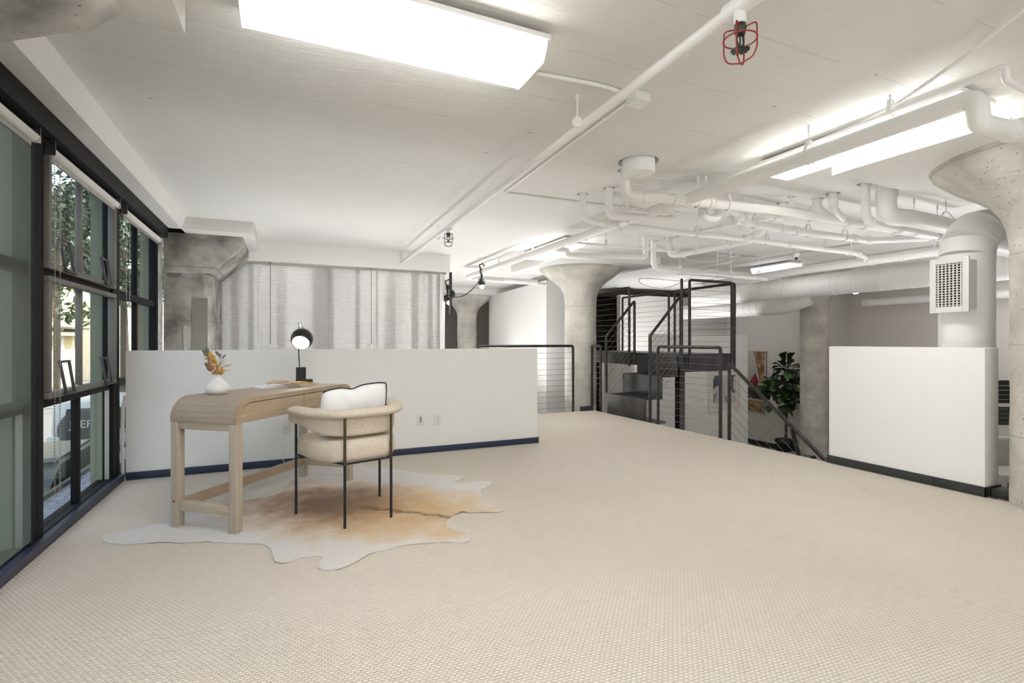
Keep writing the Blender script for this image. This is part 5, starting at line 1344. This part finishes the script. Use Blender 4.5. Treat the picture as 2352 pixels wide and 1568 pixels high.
fs = [(i*seg+k, i*seg+(k+1) % seg, (i+1)*seg+(k+1) % seg, (i+1)*seg+k) for i in range(nE-1) for k in range(seg)]
fs += [tuple(range(seg-1, -1, -1)), tuple((nE-1)*seg+k for k in range(seg))]
MB().add(vs, fs).build('arm_rim', BOU, chair, smooth=True, auto=80)
for (x, y) in ((-.29, .2285), (.29, .2285)): MB().tube([(x, y, 0), (x, y, .37), (x, y, .655)], .0085, 10).build('leg', M['rod_black'], chair, smooth=True)
for (x, y) in ((-.15, -.2285), (.15, -.2285)):
    lg = MB().tube([(x, y, 0), (x, y, .372)], .0085, 10).build('leg', M['rod_black'], chair, smooth=True)
    MB().tube([(x, y, .3721), (x, y, .655)], .0085, 10).build('upright', M['rod_bronze'], lg, smooth=True)
sf = MB()
for s_ in (-1, 1):
    sf.beam((s_*.29, .2285, .382), (s_*.15, -.2285, .382), .02, .008)
sf.beam((-.29, .2, .366), (.29, .2, .366), .02, .008).beam((-.15, -.2285, .3815), (.15, -.2285, .3815), .02, .008)
sf.build('seat_frame', M['rod_black'], chair)

# pillow standing in the chair
pil_c = cc_+Vector((math.cos(CANG+PI/2), math.sin(CANG+PI/2), 0))*(-.03)-Vector((.02, 0, 0))
pl = thing('throw_pillow', 'white throw pillow with black piping propped in the barrel chair', 'pillow', (pil_c.x+.0, pil_c.y, .527), CANG)
n = 22; vs = []; PWd, PHt = .215, .160
def pil(u, v, s_):
    pin = 1-.10*(1-abs(v)**2)*abs(u)**6 if False else 1
    ex_ = 1-.07*math.cos(v*PI/2)**1; ey_ = 1-.09*math.cos(u*PI/2)
    x = u*PWd*(1-.05*v**6); z = v*PHt*(1-.07*u**6)
    th = .062*max(0, (1-abs(u)**3.0))**.6*max(0, (1-abs(v)**3.0))**.6
    wr = noise.noise(Vector((u*3, v*1.2, s_*3)))*.010*(1-u*u)*(1-v*v)*2
    if v > 0: z -= .018*math.exp(-((u+.12)/.22)**2)*v*v
    z += .018*u*max(v, 0)
    return (x, s_*th+wr, PHt*.98+z)
mb = MB()
for s_ in (-1, 1):
    vs = [pil(-1+2*i/n, -1+2*j/n, s_) for j in range(n+1) for i in range(n+1)]
    mb.add(vs, [(j*(n+1)+i, j*(n+1)+i+1, (j+1)*(n+1)+i+1, (j+1)*(n+1)+i) for j in range(n) for i in range(n)])
o = mb.build('cover', M['pillow_white'], pl, smooth=True, auto=80)
bm = bmesh.new(); bm.from_mesh(o.data); bmesh.ops.remove_doubles(bm, verts=bm.verts, dist=.0005); bmesh.ops.recalc_face_normals(bm, faces=bm.faces); bm.to_mesh(o.data); bm.free()
edge = [pil(-1+2*i/n, 1, 0) for i in range(n)]+[pil(1, 1-2*i/n, 0) for i in range(n-3)]
MB().tube(edge, .0048, 8).build('piping', M['piping_black'], pl, smooth=True)
pl.rotation_euler = (math.radians(10), 0, CANG)

# ------------------------------------------------------------------ on the desk
ZT_ = DTOP+.001
vp = pz(499, 905, DTOP)
t = thing('bud_vase', 'white matte teardrop vase on the near end of the oak desk', 'vase', (vp.x, vp.y, ZT_))
pr_ = [(0, .046), (.006, .056), (.014, .066), (.028, .073), (.045, .072), (.062, .063), (.078, .049), (.092, .034), (.103, .022), (.110, .0175), (.122, .0165), (.128, .0175), (.126, .0145), (.10, .014)]
MB().lathe([(ZT_+z, r*.94) for z, r in pr_], (vp.x, vp.y, 0), 36).build('body', M['ceramic_white'], t, smooth=True)
bq = thing('dried_bouquet', 'dried orange and rust bouquet of leaves standing in the white vase', 'flowers', (vp.x, vp.y, ZT_+.11))
def disc_leaf(name, w_, h_, curl, m):
    vs = [(0, 0, 0)]; N = 12
    for k in range(N):
        a_ = 2*PI*k/N; x = w_*math.sin(a_); z = h_*.5*(1-math.cos(a_)); vs.append((x, curl*(x*x)/w_+curl*.4*z*z/h_, z))
    vs[0] = (0, 0, h_*.5); fs = [(0, 1+k, 1+(k+1) % N) for k in range(N)]
    me = bpy.data.meshes.new(name); me.from_pydata(vs, [], fs); me.materials.append(m)
    for q_ in me.polygons: q_.use_smooth = True
    o = bpy.data.objects.new(name, me)
    sd = o.modifiers.new('s', 'SOLIDIFY'); sd.thickness = .0012
    return o
rgt = Vector((CS, -SN, 0)); fwd = Vector((SN, CS, 0))
def vleaf(px, py, ang, w_, h_, m, dep=0, nm_='leaf'):
    """px,py: pixel of the leaf base, turned into a point beside the vase"""
    dd = (vp-Vector((0, 0, vp.z))).length if False else (vp.x*SN+vp.y*CS)
    p = pT(px, py, dd+dep)
    o = disc_leaf(nm_, w_, h_, rnd.uniform(-.3, .5), m); COL.objects.link(o); o.parent = bq; o.location = p-bq.location
    o.rotation_euler = Matrix.Rotation(-YAW, 3, 'Z').to_4x4().to_euler() if False else (0, 0, 0)
    Rm = Matrix.Rotation(-YAW+rnd.uniform(-.35, .35), 4, 'Z') @ Matrix.Rotation(math.radians(ang), 4, 'Y')
    o.rotation_mode = 'QUATERNION'; o.rotation_quaternion = Rm.to_quaternion()
    return p
G_, O_, R_2, W_2 = M['dry_grey'], M['dry_orange'], M['dry_rust'], M['dry_white']
for args in ((481, 812, -38, .013, .052, G_, .0), (478, 812, -62, .012, .045, G_, .01), (477, 815, -75, .012, .03, M['dry_grey'], -.01),
             (506, 818, -45, .010, .045, G_, 0), (509, 823, 48, .006, .038, G_, .01), (505, 822, 20, .006, .03, G_, .02),
             (492, 848, -62, .028, .060, R_2, -.02), (482, 830, -10, .012, .045, R_2, .01), (476, 842, -25, .010, .03, G_, 0), (490, 833, -70, .018, .035, R_2, -.02),
             (497, 858, 30, .020, .040, R_2, -.02), (503, 858, 60, .018, .042, O_, .0), (498, 858, 80, .012, .035, R_2, .01), (497, 859, 5, .014, .03, R_2, -.03)):
    vleaf(*args)
for args in ((500, 845, 62, .012, .075, W_2, 0), (502, 840, 78, .014, .080, W_2, .01), (500, 846, 98, .009, .085, W_2, -.01), (503, 838, 50, .012, .06, W_2, .02), (499, 842, 88, .012, .07, W_2, 0)):
    vleaf(*args, nm_='plume')
for k in range(60):
    f = rnd.random(); px = 480+ (498-480)*f+rnd.uniform(-7, 9); py = 816+ (856-816)*f+rnd.uniform(-6, 6)
    vleaf(px, py, rnd.uniform(-90, 90), .008, .021, O_, rnd.uniform(-.03, .02), nm_='petal')
dd = vp.x*SN+vp.y*CS
stb = MB()
for (px, py) in ((484, 815), (505, 822), (478, 840), (502, 848), (495, 830), (500, 840)):
    q_ = pT(px, py, dd); stb.tube([(vp.x, vp.y, ZT_+.105), (vp.x+(q_.x-vp.x)*.3, vp.y+(q_.y-vp.y)*.3, ZT_+.15), q_], .0012, 5)
stb.build('stem', M['dry_grey'], bq)

lp = pz(693, 879, DTOP)
t = thing('desk_lamp', 'black desk lamp with lit globe head on the far end of the oak desk', 'lamp', (lp.x, lp.y, ZT_))
bo = lp+rgt*.035+fwd*.0
MB().lathe([(ZT_, .052), (ZT_+.026, .052), (ZT_+.028, .050)], (bo.x, bo.y, 0), 32).build('base_disc', M['black_matte'], t, smooth=True)
lpx = lp-rgt*.006
MB().lathe([(ZT_+.0285, .038), (ZT_+.125, .038)], (lpx.x+.0, lpx.y, 0), 28).lathe([(ZT_+.0, .038), (ZT_+.0283, .038)], (lpx.x, lpx.y, 0), 28).build('base_column', M['black_matte'], t, smooth=True)
dl_ = lp.x*SN+lp.y*CS
hd = pT(693.5, 778, dl_-.03)
rod0 = Vector((lpx.x, lpx.y, ZT_+.10))-rgt*.012
MB().tube([rod0, pT(686, 800, dl_+.02), pT(688, 760, dl_+.05)], .0042, 8).build('stem', M['black_matte'], t, smooth=True)
aim = (-fwd*.78-Vector((0, 0, .62))+rgt*.14).normalized()
# head: sphere shell cut open along the aim
Rh = .083; q0 = aim.to_track_quat('Z', 'Y'); prof = []
vs = []; seg = 32; rows = 18; th_open = math.radians(52)
for i in range(rows+1):
    a_ = PI-(PI-th_open)*i/rows
    for k in range(seg):
        b_ = 2*PI*k/seg; v = Vector((math.sin(a_)*math.cos(b_), math.sin(a_)*math.sin(b_), math.cos(a_)))*Rh; vs.append(hd+q0 @ v)
fs = [(i*seg+k, i*seg+(k+1) % seg, (i+1)*seg+(k+1) % seg, (i+1)*seg+k) for i in range(rows) for k in range(seg)]
hs = MB().add(vs, fs).build('shade', mat('lamp_black', (.016, .015, .014), .32, metal=.2), t, smooth=True)
sd = hs.modifiers.new('s', 'SOLIDIFY'); sd.thickness = .0025; sd.offset = 1
vs = [hd+q0 @ Vector((Rh*.77*math.cos(2*PI*k/32)*r_, Rh*.77*math.sin(2*PI*k/32)*r_, Rh*math.cos(th_open)*.96+.012*(1-r_*r_))) for r_ in (1, .6, .2) for k in range(32)]
fs = [(i*32+k, i*32+(k+1) % 32, (i+1)*32+(k+1) % 32, (i+1)*32+k) for i in range(2) for k in range(32)]+[tuple(64+k for k in range(32))]
MB().add(vs, fs).build('diffuser', mat('lamp_diffuser', (1, .97, .9), .4, emit=((1, .95, .86), 14)), t, smooth=True)
kn = hd+Vector((0, 0, Rh*.80))-rgt*.012
MB().tube([kn, kn+Vector((0, 0, .062))-rgt*.006], .028, 20).build('knob', M['chrome'], t, bevel=.006)

# open book with wooden beads
bc = pz(640, 888, DTOP)
b_th = DANG+math.radians(-28)
bk = thing('open_book', 'open book lying on the oak desk', 'book', (bc.x, bc.y, ZT_), b_th)
for s_ in (-1, 1):
    pts = [(0, .0005), (s_*.155, .0005), (s_*.155, .004)]
    top_ = [(s_*.155*(1-k/8), .004+(.018 if s_ > 0 else .011)*math.sin(PI*min(1, (1-(1-k/8)) * 1.0)*.62)) for k in range(9)]
    MB().prism(pts+top_[1:], 'y', -.10, .10).build('pages', M['page'], bk, smooth=False)
    MB().box(min(s_*.159, 0), max(s_*.159, 0), -.104, .104, -.0012, .0003).build('cover', M['book_edge'], bk)
bd = thing('wooden_bead_garland', 'pale wooden bead garland draped over the open book', 'decoration', (bc.x, bc.y, ZT_+.02))
bmat = M['bead_wood']; first = None
cen = pz(640, 881, DTOP+.03)
def bead(p):
    global first
    if first is None:
        first = MB().ball(p, .0085, 8, 6).build('bead', bmat, bd, smooth=True); first['_p'] = 0; bead.p0 = Vector(p)
    else:
        o = first.copy(); o.location = Vector(p)-bead.p0; COL.objects.link(o)
for k in range(26):
    a_ = 2*PI*k/26; bead(cen+rgt*(.075*math.cos(a_))+fwd*(.055*math.sin(a_))+Vector((0, 0, .008+.004*math.sin(3*a_))))
for k in range(18):
    a_ = 2*PI*k/18; bead(cen+rgt*(.01+.045*math.cos(a_))+fwd*(.035*math.sin(a_))+Vector((0, 0, .020)))
tsn = MB(); tb = cen+rgt*.08+Vector((0, 0, .004))
for k in range(60):
    e_ = pz(rnd.uniform(668, 735), rnd.uniform(878, 889), DTOP+.004); m_ = tb.lerp(e_, .45)+Vector((0, 0, .014))
    if k % 2: e_ = tb.lerp(e_, .55)
    tsn.tube([tb+Vector((rnd.uniform(-.006, .006), rnd.uniform(-.006, .006), 0)), m_, e_], .0016, 4)
tsn.build('tassel', M['tassel'], bd)

# ------------------------------------------------------------------ outlets, charger, hose
def outlet(px, py, lab, kind):
    p = pY(px, py, H1Y-.0005); t = thing('wall_outlet', lab, 'outlet', tuple(p))
    w2, h2 = .036, .058
    MB().box(p.x-w2, p.x+w2, H1Y-.0065, H1Y-.0008, p.z-h2, p.z+h2).build('plate', M['plastic_white'], t, bevel=.002)
    if kind == 'outlet':
        MB().box(p.x-.018, p.x+.018, H1Y-.008, H1Y-.0066, p.z-.036, p.z+.036).build('socket', M['plastic_white'], t)
        for dz in (-.02, .02):
            MB().box(p.x-.008, p.x-.005, H1Y-.0088, H1Y-.0081, p.z+dz-.005, p.z+dz+.005).box(p.x+.005, p.x+.008, H1Y-.0088, H1Y-.0081, p.z+dz-.005, p.z+dz+.005).build('slot', M['dark_slot'], t)
    else:
        for dz, m_ in ((.02, 'red_slot'), (0, 'dark_slot'), (-.02, 'dark_slot')):
            MB().box(p.x-.009, p.x+.009, H1Y-.0080, H1Y-.0067, p.z+dz-.006, p.z+dz+.006).build('port', M[m_], t)
    return p
outlet(966, 963, 'white data plate with red and dark ports on the half wall, left of its pair', 'data')
outlet(1005, 962, 'white duplex outlet plate on the half wall, right of the data plate', 'outlet')
po = outlet(657, 979, 'white outlet plate behind the desk with a cord plugged in', 'outlet')
cd = thing('lamp_cord', 'white plug and cord hanging from the outlet behind the desk', 'cord', (po.x, H1Y-.02, .01))
MB().box(po.x-.016, po.x+.016, H1Y-.045, H1Y-.009, po.z+.0, po.z+.04).build('plug', M['plastic_white'], cd, bevel=.004)
yc = H1Y-.04
cpts = [(po.x, yc, po.z+.01), (po.x-.012, yc, po.z-.10), (po.x-.03, yc, po.z-.16), (po.x-.015, yc, po.z-.24), (po.x-.03, yc-.01, po.z-.30), (po.x+.03, yc-.03, .012), (po.x+.07, yc-.1, .008), (po.x, yc-.14, .008), (po.x+.05, yc-.18, .008)]
MB().tube(fillet(cpts, .04, 5), .0026, 6).build('wire', M['plastic_white'], cd, smooth=True)
MB().box(po.x-.045, po.x-.02, yc-.02, yc+.01, po.z-.18, po.z-.135).build('switch', M['plastic_white'], cd, bevel=.004)
hs_ = []
hx0 = pY(263, 950, 5.0)
tag(MB().tube([(-1.182, 5.035, .0+k*.006) for k in range(0)] or [(-1.182, 5.05, .01), (-1.186, 5.05, .3), (-1.180, 5.05, .6), (-1.17, 5.055, .68)], .012, 10).build('corrugated_hose', M['plastic_white'], smooth=True), 'white corrugated hose between the half wall and the window frame', 'hose')

# ================================================================== OUTSIDE
GZ = -1.95
struct(MB().box(-60, -2.35, -40, 140, GZ-.2, GZ).build('ground_street', M['asphalt']), 'grey street outside')
struct(MB().box(-2.35, WX-.125, -12, 60, -.8, -.6).build('ground_walkway', M['brick_pavers']), 'raised brick walkway below the windows')
struct(MB().box(-2.36, -2.28, -12, 60, GZ, -.8001).box(-2.40, -2.352, -12, 60, -.86, -.55).build('trim_kerb', M['charcoal']), 'dark edge beam of the raised walkway')
# cream building
cbx = -14.0
t = thing('cream_building', 'cream stucco building with tiled canopy across the street', 'building', (cbx, 38, GZ))
MB().box(cbx-6, cbx, 14, 48, GZ, 6.2).build('facade', M['cream_stucco'], t)
MB().box(cbx+.001, cbx+.7, 14, 48, 1.98, 2.12).build('fascia', M['roof_dark'], t)
MB().prism([(cbx+.001, 1.97), (cbx+.9, 1.55), (cbx+.9, 1.50), (cbx+.001, 1.50)], 'y', 14, 48).build('canopy', M['roof_tile'], t)
w0 = None
for k in range(16):
    y = 15+k*2.1
    if w0 is None: w0 = MB().box(cbx+.001, cbx+.05, y, y+.9, -.6, .65).build('window', M['cream_trim'], t); 
    else: o = w0.copy(); o.location.y = w0.location.y+k*2.1; COL.objects.link(o)
MB().box(cbx-6.2, cbx+.1, 13.8, 48.2, 6.201, 6.4).build('parapet', M['cream_trim'], t)
for k in range(5): MB().box(cbx+.001, cbx+.25, 16+k*7, 16.6+k*7, GZ, 6.19).build('pilaster', M['cream_trim'], t)
t = thing('white_building', 'bright white building farther down the street', 'building', (cbx, 75, GZ))
MB().box(cbx-8, cbx+1, 50, 110, GZ, 4.2).build('facade', M['white_stucco'], t)
for k in range(8): MB().box(cbx+1.001, cbx+1.05, 53+k*6, 55.5+k*6, -.5, 1.6).build('window', M['grey_wall'], t)
for (x, y, lab) in ((-9.5, 30, 'utility pole across the street'),):
    t = thing('utility_pole', lab, 'pole', (x, y, GZ)); MB().tube([(x, y, GZ), (x, y, 8)], .14, 8).build('shaft', M['bark'], t); MB().beam((x, y-1, 7.2), (x, y+1, 7.2), .12, .12).build('crossarm', M['bark'], t)
# trees
def tree(base, crown_c, rad, n, leafm, lab, seed, ls=.11):
    r = random.Random(seed); t = thing('street_tree', lab, 'tree', (base[0], base[1], GZ))
    tb = MB().tube([(base[0], base[1], GZ), (base[0]+.05, base[1], GZ+2), (crown_c[0], crown_c[1], crown_c[2]-rad[2]*.2)], [.13, .11, .05], 8)
    cent = []
    for k in range(26):
        th = r.uniform(0, 2*PI); u = r.uniform(-1, 1); rr = r.uniform(.35, .95)
        c = Vector((crown_c[0]+rad[0]*rr*math.cos(th)*math.sqrt(1-u*u), crown_c[1]+rad[1]*rr*math.sin(th)*math.sqrt(1-u*u), crown_c[2]+rad[2]*rr*u)); cent.append(c)
        tb.tube([(crown_c[0], crown_c[1], crown_c[2]-rad[2]*.3), c], [.016, .005], 5)
    tb.build('trunk', M['bark'], t, smooth=True)
    mb = MB()
    for k in range(n):
        c = r.choice(cent); p = c+Vector((r.gauss(0, .28), r.gauss(0, .28), r.gauss(0, .16)))
        q_ = Quaternion((r.gauss(0, 1), r.gauss(0, 1), r.gauss(0, 1), r.gauss(0, 1))).normalized() if True else None
        a_ = ls*r.uniform(.6, 1.2); vs = [p+q_ @ Vector(v) for v in ((-a_, 0, 0), (0, -a_*.45, .1*a_), (a_, 0, 0), (0, a_*.45, .1*a_))]
        mb.add(vs, [(0, 1, 2, 3)])
    tag(mb.build('foliage', leafm, t), None, kind='stuff')
    return t
cc1 = pT(150, 505, 9.5)
tb1 = pT(62, 1000, 9.0)
tree((tb1.x, tb1.y), (cc1.x, cc1.y, cc1.z+.15), (1.25, 1.4, 1.15), 1900, M['tree_leaf'], 'dark leafy street tree close outside the openable window', 11, .085)
cc2 = pT(282, 560, 13)
tree((cc2.x, cc2.y), (cc2.x, cc2.y, cc2.z+.3), (1.5, 2.4, 2.2), 2200, M['tree_leaf'], 'street tree outside the last window bay', 12, .12)
cc3 = pT(318, 680, 24)
tree((cc3.x, cc3.y), (cc3.x, cc3.y, cc3.z+1.2), (1.8, 3, 1.8), 3000, M['tree_leaf_light'], 'light green tree farther down the street', 13, .16)
cc4 = pT(20, 620, 14)
tree((cc4.x, cc4.y), (cc4.x, cc4.y, cc4.z), (2, 2.4, 2.2), 2600, M['tree_leaf_light'], 'green tree outside the bay at the left edge', 14, .14)
# cars
def car(x0, x1, y0, y1, h, lab, body, suv):
    cx = (x0+x1)/2; L = y1-y0; t = thing('parked_car', lab, 'car', (cx, (y0+y1)/2, GZ))
    z = GZ
    if suv:
        MB().prism([(y0+.1, z+.45), (y0, z+.6), (y0, z+1.1), (y1-.1, z+1.1), (y1, z+.95), (y1, z+.45)], 'x', x0, x1).build('body', body, t, bevel=.04)
        MB().prism([(y0+.02, z+1.11), (y0+.10, z+1.80), (y0+2.3, z+1.80), (y0+2.75, z+1.11)], 'x', x0+.08, x1-.08).build('cabin', body, t, bevel=.05)
        MB().prism([(x0+.28, z+1.20), (x1-.28, z+1.20), (x1-.34, z+1.66), (x0+.34, z+1.66)], 'y', y0+.015, y0+.06).build('rear_window', M['car_glass'], t)
    else:
        MB().prism([(y0, z+.35), (y0, z+.85), (y0+.9, z+.95), (y1-.9, z+1.0), (y1, z+.85), (y1, z+.35)], 'x', x0, x1).build('body', body, t, bevel=.07)
        MB().prism([(y0+.85, z+.951), (y0+1.5, z+1.40), (y1-1.6, z+1.45), (y1-.7, z+.951)], 'x', x0+.12, x1-.12).build('cabin', M['car_glass'], t, bevel=.05)
        MB().prism([(y0+1.45, z+1.401), (y0+1.6, z+1.43), (y1-1.8, z+1.475), (y1-1.6, z+1.452)], 'x', x0+.18, x1-.18).build('roof', body, t)
    for yy in (y0+.75, y1-.8):
        for xx in (x0+.0, x1-.2): MB().lathe([(xx, .33), (xx+.2, .33)], (0, yy, z+.33), 20, axis='x').build('wheel', M['tire'], t)
    return t
jp = car(-4.45, -2.65, 13.45, 17.6, 1.83, 'white off-road car with covered spare wheel parked outside, beyond the dark car', M['car_white'], True)
jc = pY(190, 985, 13.26)
sw = MB().lathe([(13.18, .36), (13.20, .40), (13.41, .40)], (jc.x, 0, jc.z), 32, axis='y').build('spare_wheel', M['tire'], jp, smooth=True)
cu = bpy.data.curves.new('txt', 'FONT'); cu.body = 'JEEP'; cu.size = .22; cu.extrude = .004; cu.align_x = 'CENTER'
to = bpy.data.objects.new('txt', cu); COL.objects.link(to)
dg = bpy.context.evaluated_depsgraph_get(); tm = bpy.data.meshes.new_from_object(to.evaluated_get(dg)); bpy.data.objects.remove(to)
lt = bpy.data.objects.new('lettering', tm); COL.objects.link(lt); tm.materials.clear(); tm.materials.append(M['car_white'])
lt.parent = sw; lt.rotation_euler = (PI/2, 0, 0); lt.location = Vector((jc.x, 13.174, jc.z+.04))-jp.location
car(-4.4, -2.7, 7.6, 12.2, 1.45, 'dark car parked nearest outside the window', M['car_dark'], False)

for o in bpy.data.objects:
    if '_local' in o: del o['_local']
    if '_p' in o: del o['_p']
